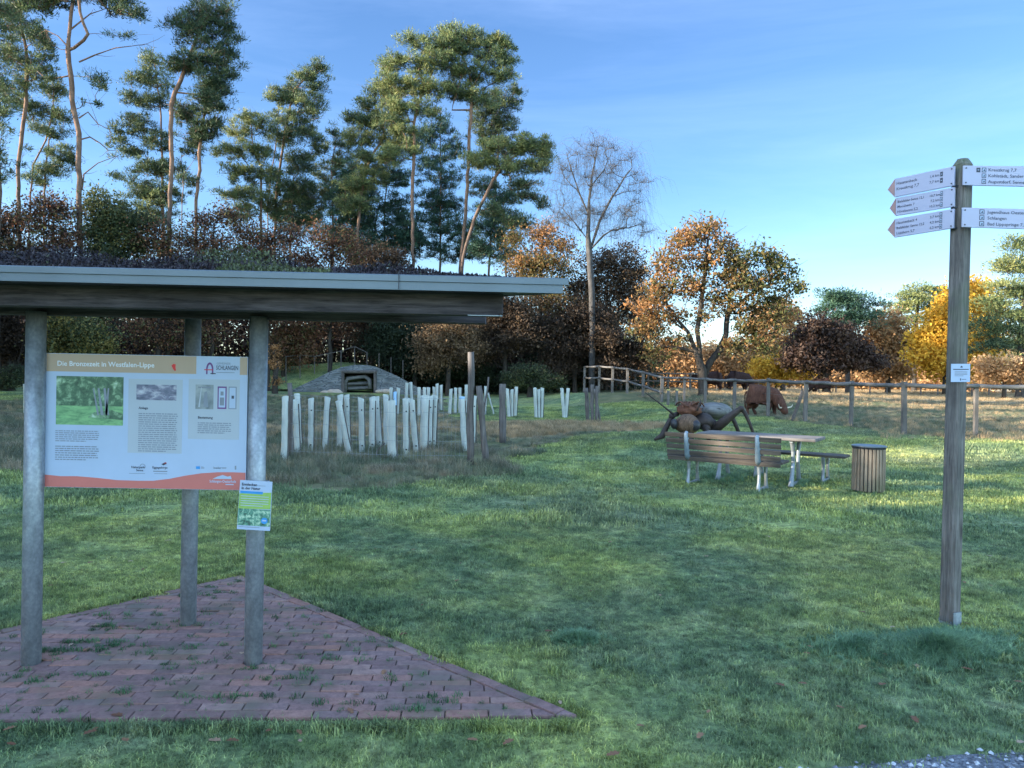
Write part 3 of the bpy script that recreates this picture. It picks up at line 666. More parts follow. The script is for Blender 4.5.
mb = MB(); wp.poly(mb, [(.48, .16), (.54, .10), (.60, .16), (.60, .21), (.48, .21)], .0008, 0); wp.rect(mb, .10, .28, .92, .33, .0008, 0); wp.lines(mb, .18, .42, .85, .72, 4, .0008, 1); wp.rect(mb, .47, .80, .52, .92, .0008, 0); wp.lines(mb, .55, .84, .9, .90, 1, .0008, 0)
mb.build('placard_lettering', [M['ink'], M['inkgrey']], pq)
# ------------------------------------------------------------------ picnic furniture
TH = R(33); fx, fy = math.sin(TH), math.cos(TH); ax_, ay_ = math.cos(TH), -math.sin(TH)
M['castblue'] = simple('blue_grey_cast', (.20, .26, .31), .5, .3, .2, 10, .1)
def bench_frame(x, back=True, depth=.40, hgt=.40):
    mb = MB()
    for y, sgn in ((0, -1), (depth, 1)):
        mb.tube([(x, y + sgn * .035, 0), (x, y + sgn * .005, .12), (x, y - sgn * .012, .24), (x, y + sgn * .01, hgt)], [.036, .026, .025, .034], 8)
    mb.beam((x, -.03, .025), (x, depth + .03, .025), .04, .035); mb.beam((x, -.04, hgt), (x, depth + .03, hgt), .05, .04)
    return mb
def slat_(c, L, wd, th, rx=0):
    mb = MB(); mb.box(c, (L, wd, th), Matrix.Rotation(rx, 3, 'X')); return mb
def make_bench(root, back, L=1.75, fr=.535):
    for x in (-fr, fr): bench_frame(x).build('leg_frame', M['cast'], root, smooth=False, local=True, bevel=.006)
    mb = MB()
    for k in range(4): mb.box((0, .0 + k * .115, .44), (L, .10, .038))
    mb.build('seat', M['slat'], root, local=True, bevel=.008)
    if back:
        rx = R(76); mb = MB()
        for k in range(5):
            t = .04 + k * .098; mb.box((0, -.05 - .22 * t, .375 + t * .93), (L - .012 * (4 - k), .068, .03), Matrix.Rotation(R(103), 3, 'X'))
        mb.build('backrest', M['slat'], root, local=True, bevel=.007)
        for x in (-fr, fr):
            mb = MB(); V = []
            mb.tube([(x, -.03, .40), (x, -.075, .47), (x, -.115, .66), (x, -.15, .80), (x, -.13, .83)], [.042, .046, .042, .036, .024], 8)
            mb.build('back_support', M['castblue'], root, local=True, smooth=True)
def place(px, py): return flat(px, py)
lf, rf = place(687.6, 485.5), place(758.7, 490.5); bc_ = (lf + rf) / 2
bench = thing('park_bench', 'slatted wooden bench with backrest and pale metal legs before the picnic table', 'bench', (bc_[0], bc_[1], 0), -TH)
make_bench(bench, True)
tc_ = np.array([3.88, 12.05]) + np.array([ax_, ay_]) * .17; tcl = tc_ + np.array([0, 0])
tb = thing('picnic_table', 'long grey plank picnic table on curved metal legs between the two benches', 'table', (tcl[0], tcl[1], 0), -TH)
mb = MB()
for k in range(4): mb.box((0, -.30 + k * .20, .745), (1.85, .185, .05))
mb.build('table_top', M['tabletop'], tb, local=True, bevel=.014)
for x in (-.58, .56):
    mb = MB()
    for s in (-1, 1): mb.tube([(x, s * .30, .0), (x, s * .23, .16), (x, s * .165, .36), (x, s * .19, .55), (x, s * .27, .71)], [.045, .034, .030, .031, .040], 8)
    mb.beam((x, -.32, .03), (x, .32, .03), .045, .045); mb.beam((x, -.34, .70), (x, .34, .70), .05, .03)
    mb.build('leg_frame', M['cast'], tb, local=True, bevel=.006)
b2 = tcl + np.array([fx, fy]) * .58 + np.array([ax_, ay_]) * .33
bn2 = thing('park_bench', 'low backless plank bench behind the right end of the picnic table', 'bench', (b2[0], b2[1], 0), -TH)
make_bench(bn2, False)
# litter bin
bp = flat(874.5, 494); bz = 0
bi = thing('litter_bin', 'round litter bin clad in upright wooden slats with flat metal lid right of the benches', 'litter bin', (bp[0], bp[1] + .2, h1(bp[0], bp[1])))
for k in range(26):
    a = k / 26 * 2 * math.pi; mb = MB(); r0 = .218
    q = Matrix.Rotation(a, 3, 'Z'); jz = random.uniform(-.004, .004)
    mb.beam(q @ Vector((r0 + .004, 0, .03 + jz)), q @ Vector((r0 + random.uniform(-.003, .003), 0, .66 + jz)), .018, .040, up=tuple(q @ Vector((0, 1, 0))))
    mb.build('slat', M['binslat'], bi, local=True, bevel=.004)
mb = MB(); mb.tube([(0, 0, .02), (0, 0, .66)], .195, 28); mb.build('liner', M['dark'], bi, local=True)
mb = MB(); mb.tube([(0, 0, .655), (0, 0, .672), (0, 0, .674)], [.232, .236, .22], 32); mb.build('rim', M['dark'], bi, local=True)
mb = MB(); mb.tube([(0, 0, .685), (0, 0, .70), (0, 0, .706)], [.245, .245, .225], 32); mb.build('lid', M['zinc'], bi, local=True)
# ------------------------------------------------------------------ insect sculpture
d0 = 16.2; kp = d0 / F
ir = thing('insect_sculpture', 'giant carved wooden insect sculpture with dark bent legs and antennae crouching behind the benches', 'sculpture', tuple(P(690, 440, 16.6)[:2]) + (h1(*P(690, 440, 16.6)[:2]),))
def blob(name, c, rad, mat, rot=(0, 0, 0), parent=ir, amp=.03, seg=28, cut=None):
    bm = bmesh.new(); bmesh.ops.create_uvsphere(bm, u_segments=seg, v_segments=seg // 2 + 4, radius=1)
    E = Matrix.Rotation(rot[2], 3, 'Z') @ Matrix.Rotation(rot[1], 3, 'Y') @ Matrix.Rotation(rot[0], 3, 'X')
    for v in bm.verts:
        p = v.co.copy(); s = 1 + amp * (math.sin(p.x * 7 + p.z * 5) * math.sin(p.y * 6 + 1) + .5 * math.sin(p.z * 17 + p.x * 11))
        if cut: p = cut(p)
        v.co = Vector(c) + E @ Vector((p.x * rad[0] * s, p.y * rad[1] * s, p.z * rad[2] * s))
    V = [tuple(v.co) for v in bm.verts]; bm.verts.index_update(); Fc = [tuple(v.index for v in f.verts) for f in bm.faces]; bm.free()
    return mesh_obj(name, V, Fc, mat, parent)
carved = woodmat('carved_wood', (.045, .026, .017), (.24, .155, .10), 'Z', 1.1, True); greyw = woodmat('bleached_log', (.08, .08, .08), (.26, .26, .25), 'X', .5, True)
rust = simple('rusty_iron', (.14, .06, .035), .8, .3, .5, 20, .4); legm = simple('charred_wood', (.035, .025, .022), .7, 0, .4, 12, .3)
hd = blob('head', P(687, 424, 16.0), (.28, .30, .225), carved, (0, 0, -.15), cut=lambda p: Vector((p.x * (1 - .12 * p.z), p.y, p.z * (1 - .1 * abs(p.x)))))
eyem = simple('eye_black', (.02, .02, .024), .45)
blob('eye', P(695.5, 425.5, 15.78), (.105, .09, .115), eyem, parent=hd, amp=.01); blob('eye', P(674, 424, 15.85), (.075, .10, .11), eyem, parent=hd, amp=.01)
blob('thorax', P(702, 421, 16.6), (.25, .38, .19), legm)
blob('thorax_plate', P(689, 410, 16.5), (.27, .30, .15), rust, amp=.09)
mb = MB()
for k in range(7):
    a0 = k * .45; c = P(680 + k * 3.2, 408, 16.5); mb.tube([tuple(np.array(c) + np.array([.08 * math.cos(t), .28 * math.sin(t) , .09 + .05 * math.sin(2 * t + k)])) for t in np.linspace(0, 6.28, 12)], .013, 6)
mb.build('iron_loops', rust, ir, smooth=True)
blob('abdomen', P(715, 411, 17.1), (.37, .56, .20), greyw, (R(-4), 0, R(-35)), amp=.02)
def leg(name, pts, rad):
    q = [P(*p) for p in pts]; mb = MB(); mb.tube([tuple(x) for x in q], rad, 8); return mb.build(name, legm, ir, smooth=True)
leg('leg', [(712, 431, 16.5), (726, 420, 16.3), (738, 410.5, 16.2), (741.5, 408.5, 16.2), (745, 413, 16.2), (750, 424, 16.2), (756, 441, 16.2)], [.12, .10, .065, .05, .045, .035, .03])
leg('leg', [(727, 418, 16.9), (731.5, 416, 16.9), (735, 423, 16.9), (741, 438, 16.9)], [.07, .05, .05, .035])
leg('leg', [(677, 414, 16.5), (672, 416, 16.3), (667, 426, 16.3), (662, 436, 16.3), (655, 439.5, 16.2)], [.06, .05, .06, .07, .03])
leg('leg', [(704, 426, 16.3), (708, 432, 16.2), (709, 442, 16.2)], [.07, .05, .04])
for (px, py, d_, r_) in ((741, 409, 16.2, .075), (732, 416.5, 16.9, .07), (672, 416, 16.3, .075), (706, 428, 16.3, .10), (712, 424, 16.5, .12)):
    blob('joint', P(px, py, d_), (r_, r_, r_ * .9), legm, amp=.10, seg=14)
leg('mandible', [(683, 434, 15.75), (681, 438, 15.6), (685, 440, 15.55)], [.05, .04, .015])
leg('mandible', [(690, 434, 15.72), (692, 438, 15.6), (688, 440, 15.55)], [.05, .04, .015])
leg('antenna', [(674, 414.5, 16.1), (668, 410, 16.0), (658, 402, 15.9), (645, 392.5, 15.8)], [.026, .020, .016, .009])
leg('antenna', [(697, 411, 16.2), (699.5, 405, 16.2), (701, 399.5, 16.2)], [.022, .018, .01])
# ------------------------------------------------------------------ cattle
def cow_mesh(graze):
    #    0 rump 1 hip 2 belly 3 chest 4 shoulder
    p = [(-.78, 0, 1.0), (-.55, 0, 1.02), (-.05, 0, .95), (.45, 0, .95), (.66, 0, .98)]
    r = [(.26, .28), (.36, .40), (.42, .46), (.39, .44), (.30, .36)]
    e = [(0, 1), (1, 2), (2, 3), (3, 4)]
    if graze: hp = [(.92, .02, .78), (1.10, .03, .48), (1.22, .03, .30), (1.31, .03, .13)]
    else: hp = [(.90, 0, 1.10), (1.08, 0, 1.15), (1.22, 0, 1.06), (1.38, 0, .95)]
    for q, rr in zip(hp, (.27, .21, .18, .10)): p.append(q); r.append((rr, rr)); e.append((len(p) - 2, len(p) - 1))
    for (x, k, s) in ((.52, 3, 1), (.52, 3, -1), (-.60, 1, 1), (-.60, 1, -1)):
        f = x > 0; st = .06 * s
        ch = [(x, .17 * s, .68), (x + (.02 if f else .06), .18 * s, .50), (x + (0 if f else -.10), .18 * s, .32), (x + st, .18 * s, .10), (x + .04 + st, .18 * s, .02)]
        rr = [.19 if f else .22, .13 if f else .15, .085, .065, .07]; prev = k
        for q, a in zip(ch, rr): p.append(q); r.append((a, a)); e.append((prev, len(p) - 1)); prev = len(p) - 1
    me = skin_mesh(p, e, r, 2, 2)
    for v in me.vertices:   # shaggy coat: uneven hanging surface
        c = v.co; n = math.sin(c.x * 23 + c.z * 7) * math.sin(c.y * 19 + c.z * 5) + .6 * math.sin(c.x * 41 + c.y * 37)
        c.y += math.copysign(.022 * n, c.y); c.z -= (.07 * abs(n) if .35 < c.z < .95 else 0)
    return me
cowg, cows = cow_mesh(True), cow_mesh(False)
hairm = simple('red_cow_hair', (.085, .042, .030), .9, 0, .5, 14, .6, .1, (1, 1, .3)); darkh = simple('dark_cow_hair', (.035, .02, .018), .9, 0, .5, 14, .6, .1, (1, 1, .3)); hornm = simple('horn', (.62, .55, .42), .5)
def cow(px, py, rz, sc_, me, mat, label, graze, group=None, base=None):
    q = G(px, py) if base is None else base
    t = thing('cow', label, 'cow', (q[0], q[1], q[2] - .02), rz, group); t.scale = (sc_,) * 3
    b_ = bpy.data.objects.new('body', me.copy()); COL.objects.link(b_); b_.parent = t; b_.data.materials.clear(); b_.data.materials.append(mat)
    for p_ in b_.data.polygons: p_.use_smooth = True
    hx, hz = (1.17, .44) if graze else (1.16, 1.22)
    for s in (-1, 1):
        mb = MB(); mb.tube([(hx, .08 * s, hz), (hx + .02, .26 * s, hz + .0), (hx + .10, .42 * s, hz + .04), (hx + .13, .50 * s, hz + .17)], [.036, .034, .024, .006], 8); mb.build('horn', hornm, t, smooth=True, local=True)
        mb = MB(); mb.add([(hx, .10 * s, hz - .04), (hx - .02, .19 * s, hz - .01), (hx - .03, .28 * s, hz - .07), (hx - .01, .18 * s, hz - .11)], [(0, 1, 2, 3)]); mb.build('ear', mat, t, local=True)
    mb = MB(); mb.tube([(-.92, 0, 1.12), (-1.02, 0, .95), (-1.02, 0, .6), (-1.0, .02, .42), (-1.0, .02, .30)], [.045, .03, .022, .05, .015], 8); mb.build('tail', mat, t, smooth=True, local=True)
    mb = MB()
    for k in range(60):
        a = random.uniform(-1, 1); mb.tube([(hx + .04 * random.random(), .09 * a, hz + .05), (hx + .11, .11 * a, hz - .04), (hx + .12, .12 * a, hz - .15 * random.random() - .06)], [.012, .010, .003], 4, cap=False)
    mb.build('forelock', mat, t, local=True)
    return t
def cow_at(d, px, py, *a, **k):
    q = P(px, 388, d); return cow(px, py, *a, base=(q[0], q[1], h1(q[0], q[1])), **k)
cow(762, 415.5, R(-58), .78, cowg, hairm, 'shaggy red brown longhorned cow grazing close behind the rail fence', True)
cow_at(50, 711, 392.3, R(172), .95, cows, darkh, 'dark cow standing in the meadow beside the big oak trunk', False)
cow_at(55, 738, 393.2, R(12), 1.06, cowg, darkh, 'dark cow grazing midway between the oak and the red cow', True)
cow_at(60, 821, 391.5, R(185), 1.0, cowg, darkh, 'dark cow grazing far off under the copper coloured tree', True)
# ------------------------------------------------------------------ rail fences
def post_box(mb, x, y, z0, z1, w, lean=(0, 0)): mb.beam((x, y, z0), (x + lean[0], y + lean[1], z1), w, w * .9, up=(0, 1, 0))
fn = thing('rail_fence', 'long weathered rail fence with square posts running right behind the bench and litter bin', 'fence', tuple(G(768, 418)))
fpx = [(661.6, 398, 376.5), (683.7, 402.5, 376.8), (705, 406.5, 378), (734, 410.5, 379), (768, 416.5, 379), (805, 422, 380.5), (850.7, 426.5, 381.8), (904, 434.5, 383.2), (975.5, 437.2, 384), (1052, 440, 385)]
tops = []
for px, pb, pt in fpx:
    q = G(px, pb); zt = float(P(px, pt, q[1])[2]); tops.append((q[0], q[1], zt))
    mb = MB(); post_box(mb, q[0], q[1], q[2] - .1, zt + random.uniform(-.02, .05), .10 + random.uniform(-.01, .02), (random.uniform(-.03, .03), 0)); mb.build('post', M['railpost'], fn)
for a, b in zip(tops[:-1], tops[1:]):
    mb = MB(); n = 6; pts = [(a[0] + (b[0]-a[0]) * t / n, a[1] + (b[1]-a[1]) * t / n - .07, a[2] + (b[2]-a[2]) * t / n - .05 - .02 * math.sin(3.14 * t / n) + random.uniform(-.012, .012)) for t in range(n + 1)]
    mb.tube(pts, [.055 + random.uniform(-.008, .008) for _ in pts], 7); mb.build('rail', M['rail'], fn, smooth=True)
    mb = MB(); mb.tube([(a[0], a[1], a[2] - .5), ((a[0]+b[0])/2, (a[1]+b[1])/2, (a[2]+b[2])/2 - .52), (b[0], b[1], b[2] - .5)], .004, 4); mb.build('wire', M['dark'], fn)
q = G(792.3, 421); mb = MB(); mb.beam(tuple(q), tuple(P(802.8, 391, q[1])), .09, .08); mb.build('brace', M['oldpost'], fn)
cf_ = thing('rail_fence', 'tall two railed corral fence on the grassy rise left of the oak', 'fence', tuple(G(627, 396)))
cpx = [(584, 392, 366), (598.7, 392.5, 365.5), (612, 393, 366.5), (627, 394, 368), (643, 397, 371.5), (661.3, 400, 376.2)]
ct = []
for i, (px, pb, pt) in enumerate(cpx):
    dd = [45, 43, 41.5, 40, 36.5, 33][i]; q = P(px, pb, dd); q[2] = h1(q[0], q[1]); zt = float(P(px, pt, dd)[2]); ct.append((q[0], q[1], zt))
    mb = MB(); post_box(mb, q[0], q[1], q[2] - .1, zt, .13, (random.uniform(-.03, .03), 0)); mb.build('post', M['railpost'], cf_)
for a, b in zip(ct[:-1], ct[1:]):
    for dz in (.05, .72):
        mb = MB(); mb.tube([(a[0], a[1] - .08, a[2] - dz), ((a[0]+b[0])/2, (a[1]+b[1])/2 - .08, (a[2]+b[2])/2 - dz - .02), (b[0], b[1] - .08, b[2] - dz)], .055, 7); mb.build('rail', M['rail'], cf_, smooth=True)
cb = thing('rail_fence', 'second line of low posts and dark rails seen through the tall corral fence', 'fence', tuple(P(640, 390, 52)[:2]) + (h1(*P(640, 390, 52)[:2]),))
pr = None
for px in (590.5, 602, 611, 621, 635, 648, 668, 690, 720):
    q = P(px, 390, 50); q[2] = h1(q[0], q[1]); zt = q[2] + 1.25; mb = MB(); post_box(mb, q[0], q[1], q[2] - .1, zt, .12); mb.build('post', M['oldpost'], cb)
    if pr is not None:
        for dz in (.08, .6): mb = MB(); mb.tube([(pr[0], pr[1] - .08, pr[2] + 1.25 - dz), (q[0], q[1] - .08, zt - dz)], .05, 6); mb.build('rail', M['oldpost'], cb)
    pr = q
for px, pb, pt, lb in ((668, 405.5, 390.5, 'short post with yellow painted top just left of the insect sculpture'), (676.5, 405.5, 390.5, 'short grey post with pale top right above the sculpture antenna')):
    q = G(px, pb); mb = MB(); zt = float(P(px, pt, q[1])[2]); t = thing('marker_post', lb, 'post', tuple(q)); mb.beam(tuple(q), (q[0], q[1], zt), .10, .10, up=(0, 1, 0)); mb.build('post', M['railpost'], t)
    mb = MB(); mb.box((q[0], q[1], zt + .03), (.115, .115, .06)); mb.build('cap', simple('yellow_cap', (.55, .42, .15), .6), t)
far = thing('rail_fence', 'low distant rail fence crossing the straw meadow beneath the yellow tree', 'fence', tuple(P(850, 386, 75)[:2]) + (h1(*P(850, 386, 75)[:2]),))
pr = None
for i in range(22):
    px = 700 + i * 17; q = P(px, 386, 74 - i * .3); q[2] = h1(q[0], q[1]); mb = MB(); post_box(mb, q[0], q[1], q[2] - .1, q[2] + .95, .10); mb.build('post', M['oldpost'], far)
    if pr is not None: mb = MB(); mb.tube([(pr[0], pr[1], pr[2] + .9), (q[0], q[1], q[2] + .9)], .045, 5); mb.build('rail', M['oldpost'], far)
    pr = q
# ------------------------------------------------------------------ posts of the enclosure round the young trees
def rpost(px0, py0, px1, py1, rad, label, name='fence_post', n=7):
    q = G(px0, py0); t = P(px1, py1, q[1] + random.uniform(-.05, .05)); mb = MB(); k = 6
    pts = [tuple(q + (t - q) * i / k + np.array([random.uniform(-.012, .012), 0, -.1 if i == 0 else 0])) for i in range(k + 1)]
    mb.tube(pts, [rad * random.uniform(.88, 1.1) for _ in pts], n); o = mb.build(name, M['oldpost'], None, smooth=True)
    o.data.transform(Matrix.Translation(-Vector([float(v) for v in q]))); o.location = [float(v) for v in q]
    return tag(o, label, 'post')
rpost(291, 459, 290, 383, .048, 'dark slim fence post standing right beside the leftmost near tree guard')
rpost(470, 465, 471, 352, .062, 'tallest dark fence post rising above the tree guards')
rpost(486, 465, 479, 386, .060, 'crooked grey fence post leaning beside the tallest one')
rpost(483, 423, 488.5, 377, .028, 'thin dark stake leaning behind the crooked grey post')
rpost(503, 443, 502.5, 384, .085, 'thick rough fence post between the crooked post and the paired guards')
for i, (a, b, c, dd, r_, lb) in enumerate(((588, 423, 586, 388, .07, 'leftmost weathered post of the tight cluster by the straw strip'), (592, 424, 592, 384.5, .06, 'tallest post in the tight cluster by the straw strip'),
                         (596.5, 424, 597, 386, .055, 'straight grey post right of the tallest in the cluster by the straw strip'), (600, 423, 594.5, 389, .04, 'thin slanting post at the right of the cluster by the straw strip'))):
    rpost(a, b, c, dd, r_, lb)
wf = thing('wire_fence', 'thin wire mesh strung between the dark posts around the near tree guards', 'fence', tuple(G(291, 459)))
A_, B_ = G(291, 459), G(470, 464); mb = MB()
for k in range(5):
    z = .15 + k * .26; mb.tube([tuple(A_ + (B_ - A_) * t + np.array([0, -.06, z - .02 * math.sin(t * 3.14)])) for t in np.linspace(0, 1, 8)], .0022, 3)
mb.build('strand', M['galv'], wf)
mb = MB()
for k in range(44): t = (k + .5) / 44; q = A_ + (B_ - A_) * t; mb.tube([(q[0], q[1] - .06, q[2]), (q[0], q[1] - .06, q[2] + 1.2)], .0016, 3)
mb.build('mesh', M['galv'], wf)
# ------------------------------------------------------------------ tree guards
gm_, gnt_, go_ = newmat('tree_guard_plastic'); gcx = ramp(gnt_, noise(gnt_, coord(gnt_, 'Object', (1, 1, .4)), 5, 4), [(.3, (.46, .50, .47)), (.7, (.68, .71, .65))])
gb = bsdf(gnt_, go_, gcx, .45); gt = N(gnt_, 'ShaderNodeBsdfTranslucent'); gnt_.links.new(gcx, gt.inputs[0]); gx_ = N(gnt_, 'ShaderNodeMixShader'); gx_.inputs[0].default_value = .35
gnt_.links.new(gb.outputs[0], gx_.inputs[1]); gnt_.links.new(gt.outputs[0], gx_.inputs[2]); gnt_.links.new(gx_.outputs[0], go_.inputs[0])
gblue = simple('blue_guard', (.30, .50, .72), .45)
TG = [ # base x, base y, top x, top y, kind, label
 (284,461,285.4,396.7,0,'near white tree guard at the left end, taller than its neighbour across the dark post'),
 (297.3,453,295,400,0,'white tree guard just right of the slim dark post at the left end'),
 (299.5,450,297.2,394,0,'white tree guard peeking above another one beside the slim dark post'),
 (310.4,451,311.3,398.6,2,'white tree guard with two dark tie holes, third stand from the slim dark post'),
 (324.4,450,327.5,397,0,'white tree guard tilting slightly right between two upright ones'),
 (339.7,448,340.3,395,0,'upright white tree guard behind the strongly leaning one, left of its pair'),
 (348,447,346.5,395,2,'upright white tree guard behind the strongly leaning one, right of its pair'),
 (349.4,456,338.4,401,0,'yellowish tree guard leaning strongly to the left in front of an upright pair'),
 (361.8,452,361,398,2,'lone upright tree guard with two dark tie holes below the mound opening'),
 (371.7,450.7,372.5,397,2,'upright tree guard overlapping a slanting one below the right jamb of the mound'),
 (379.8,448,376.3,397,2,'slanting tree guard whose foot splays right beside an upright one'),
 (386,445,386,395,0,'tree guard half hidden behind the widest brightest guard'),
 (392,459.5,391,401,1,'widest brightest tree guard standing forward in the middle of the near row'),
 (391.6,415,391,388,0,'distant tree guard left of the blue tinted one'),
 (395,416,395,392,3,'blue tinted tree guard among the distant white ones'),
 (397.2,415.5,398.4,388,0,'distant tree guard right of the blue tinted one'),
 (405.8,456.6,405.6,398.6,2,'near tree guard with tie holes touching one that slants right'),
 (416,452,411.6,399,2,'near tree guard slanting to the right beside a straight one with holes'),
 (405.4,412,407,382.8,0,'left half of the tall pair rising behind the near guards'),
 (412.5,412,410.7,382.4,0,'right half of the tall pair rising behind the near guards'),
 (419,415.6,419,387.6,0,'far tree guard standing alone right of the tall pair'),
 (424.6,415,424.5,387.6,0,'far tree guard second from the tall pair'),
 (428.4,414,428.4,387.6,0,'far tree guard third from the tall pair'),
 (423,451,425,396,1,'wide near tree guard at the left of the tight triple'),
 (429,447.5,430.3,396,2,'middle near tree guard of the tight triple'),
 (433.2,447,435,395.4,2,'right near tree guard of the tight triple, leaning right'),
 (434,411,434,387,0,'far tree guard partly hidden by the tight near triple'),
 (437,411.7,437,383.7,0,'yellowish far tree guard, left of the two tallest far ones'),
 (441,410,441,385,0,'far tree guard right of the yellowish one, with a gap beside it'),
 (449.6,413.6,451,389,0,'left far guard of the bunched three before the tallest post'),
 (455,413.6,455.7,388,0,'middle far guard of the bunched three before the tallest post'),
 (459.6,413,460,388,0,'right far guard of the bunched three before the tallest post'),
 (464.4,450.8,462,396.6,3.5,'near tree guard with bluish top standing left of the tallest dark post'),
 (466,413,466.2,385,0,'far tree guard seen just left of the tallest dark post'),
 (472.8,443,474,395.8,2,'near tree guard just right of the tallest dark post'),
 (484,415.5,479.8,387,0,'far tree guard leaning left beside the thin dark stake'),
 (484.6,415,485.8,386.5,0,'far tree guard upright right against the thin dark stake'),
 (494,414.5,488,393,-1,'narrow toppled tree guard slanting right beside the thin dark stake'),
 (509,417.5,507.2,388.7,0,'leftmost guard of the group of three right of the thick rough post'),
 (511.6,417,512,389.5,0,'middle guard of the group of three right of the thick rough post'),
 (515,416.6,516.4,387,0,'rightmost guard of the group of three right of the thick rough post'),
 (536,418,534.8,388,0,'left guard of the isolated far triple'),
 (538.6,418,538.6,389.5,0,'middle guard of the isolated far triple'),
 (541.4,418,542.4,388,0,'right guard of the isolated far triple'),
 (564.2,418.5,561.8,388.3,0,'left of the two rightmost tree guards, forming a narrow wedge'),
 (565.6,418.5,568,388.5,0,'right of the two rightmost tree guards, forming a narrow wedge'),
 (25.5,414,25,384,0,'single far tree guard seen left of the left steel post')]
for bx, by, tx, ty, kd, lb in TG:
    q = G(bx, by); t = P(tx, ty, q[1] + random.uniform(-.1, .1)); tv = Vector([float(v) for v in (t - q)])
    r_ = .053 if kd in (0, 2) else .076 if kd == 1 else .028 if kd == -1 else .053
    if by < 430: r_ *= 1.12
    o = thing('tree_guard', lb, 'tree guard', tuple(q), 0, 'plastic tree guards round the young trees')
    mb = MB(); k = 8; rings = 14; V = []; Fc = []; ph = random.uniform(0, 1)
    for i in range(k + 1):
        c = tv * (i / k) + Vector((random.uniform(-.006, .006), 0, -.06 if i == 0 else 0)); fl = 1 + .04 * math.sin(i * 1.3 + ph * 6) + (.10 if i == k else 0)
        for j in range(rings): a = 2 * math.pi * j / rings; rr = r_ * fl * (1 + .12 * math.cos(2 * a + ph)); V.append(c + Vector((rr * math.cos(a), rr * math.sin(a), .02 * math.cos(a + ph * 6) if i == k else 0)))
    for i in range(k):
        for j in range(rings): Fc.append((i*rings+j, i*rings+(j+1) % rings, (i+1)*rings+(j+1) % rings, (i+1)*rings+j))
    n0 = len(V); V += [v * 1 for v in V[-rings:]]; V = [Vector(v) for v in V]
    mb.add(V[:n0], Fc); sl_ = mb.build('sleeve', gblue if kd == 3 else gm_, o, smooth=True, local=True)
    if kd == 3.5: m2 = MB(); m2.tube([tv * .955, tv * 1.0], r_ * 1.16, 14, cap=False); m2.build('blue_band', gblue, o, local=True, smooth=True)
    if kd == 2:
        for f_ in (.12, .78):
            m2 = MB(); c = tv * f_ + Vector((r_ * .35, -r_ * .93, 0)); m2.tube([c, c + Vector((.003, -.012, 0))], .017, 8); m2.build('tie_hole', M['black'], o, local=True)
    m2 = MB(); m2.tube([Vector((r_ * 1.35, 0, -.05)), tv * .93 + Vector((r_ * 1.25, 0, 0))], .012, 5); m2.build('stake', M['oldpost'], o, local=True)
q = G(375, 459); t1 = P(385, 443, q[1]); mb = MB(); mb.tube([tuple(q), tuple((q + t1) / 2 + np.array([-.04, 0, .03])), tuple(t1)], [.018, .014, .009], 5); tag(mb.build('dead_branch', M['oldpost'], None), 'bent bare dead branch sticking out of the rough grass before the widest tree guard', 'branch')
# ------------------------------------------------------------------ the mound with its stone front
d0 = 45.0
def MP(px, py, dd=0): return Vector([float(v) for v in P(px, py, d0 + dd)])
mo = thing('earth_mound', 'low grass topped mound with curved grey stone front and timber framed opening', 'mound', tuple(MP(358, 395)))
arc = [(286, 394), (293, 389.5), (304, 384), (317, 378), (330, 371.5), (342, 367), (355, 364.8), (368, 365.2), (380, 368.5), (392, 373.5), (402, 378.5), (412, 384), (424, 391), (430, 395)]
mb = MB()
# stone front: two wings and a lintel course round the opening, 0.45 m thick
for seg in ([p for p in arc if p[0] <= 342], [p for p in arc if p[0] >= 380]):
    pts = list(seg)
    if seg[0][0] < 300: pts = pts + [(342, 396)]
    else: pts = [(376, 366.8)] + pts + [(376, 396)]
    n = len(pts); bot = [(p[0], 397) for p in pts]
    V = [MP(*p) for p in pts] + [MP(*p, .45) for p in pts]; mb.add(V, [tuple(range(n)), tuple(range(2*n-1, n-1, -1))] + [(i, i+n, (i+1) % n+n, (i+1) % n) for i in range(n)])
pts = [(342, 367), (355, 364.8), (368, 365.2), (376, 366.8), (376, 372), (342, 372)]; n = 6
V = [MP(*p) for p in pts] + [MP(*p, .45) for p in pts]; mb.add(V, [tuple(range(n)), tuple(range(2*n-1, n-1, -1))] + [(i, i+n, (i+1) % n+n, (i+1) % n) for i in range(n)])
stm, snt, sout = newmat('dry_stone'); sc_v = coord(snt, 'Object', (1.2, 1, 5.5), (0, R(9), 0)); vo = N(snt, 'ShaderNodeTexVoronoi', i_Scale=1.6, feature='DISTANCE_TO_EDGE'); snt.links.new(sc_v, vo.inputs['Vector'])
vo2 = N(snt, 'ShaderNodeTexVoronoi', i_Scale=1.6); snt.links.new(sc_v, vo2.inputs['Vector'])
c = ramp(snt, vo2.outputs['Distance'], [(.1, (.07, .078, .08)), (.5, (.15, .165, .17)), (.8, (.23, .24, .24))]); c = mix(snt, ramp(snt, vo.outputs['Distance'], [(.02, (1, 1, 1)), (.09, (0, 0, 0))]), c, (.06, .07, .08))
bsdf(snt, sout, c, .85, 0, vo.outputs['Distance'], .8, .05)
mb.build('stone_front', stm, mo)
mb = MB(); rows = 10; V = []; m_ = len(arc)
for k in range(rows + 1):
    f = k / rows
    for (x, y) in arc: p = MP(x, y, .44 + f * 6); zg = h1(p.x, p.y) - .1; hh = max(0, p.z - zg) * math.cos(f * 1.5) ; V.append((p.x, p.y, zg + hh))
mb.add(V, [(k*m_+i, k*m_+i+1, (k+1)*m_+i+1, (k+1)*m_+i) for k in range(rows) for i in range(m_ - 1)]); mb.build('turf_cover', M['ground'], mo, smooth=True)
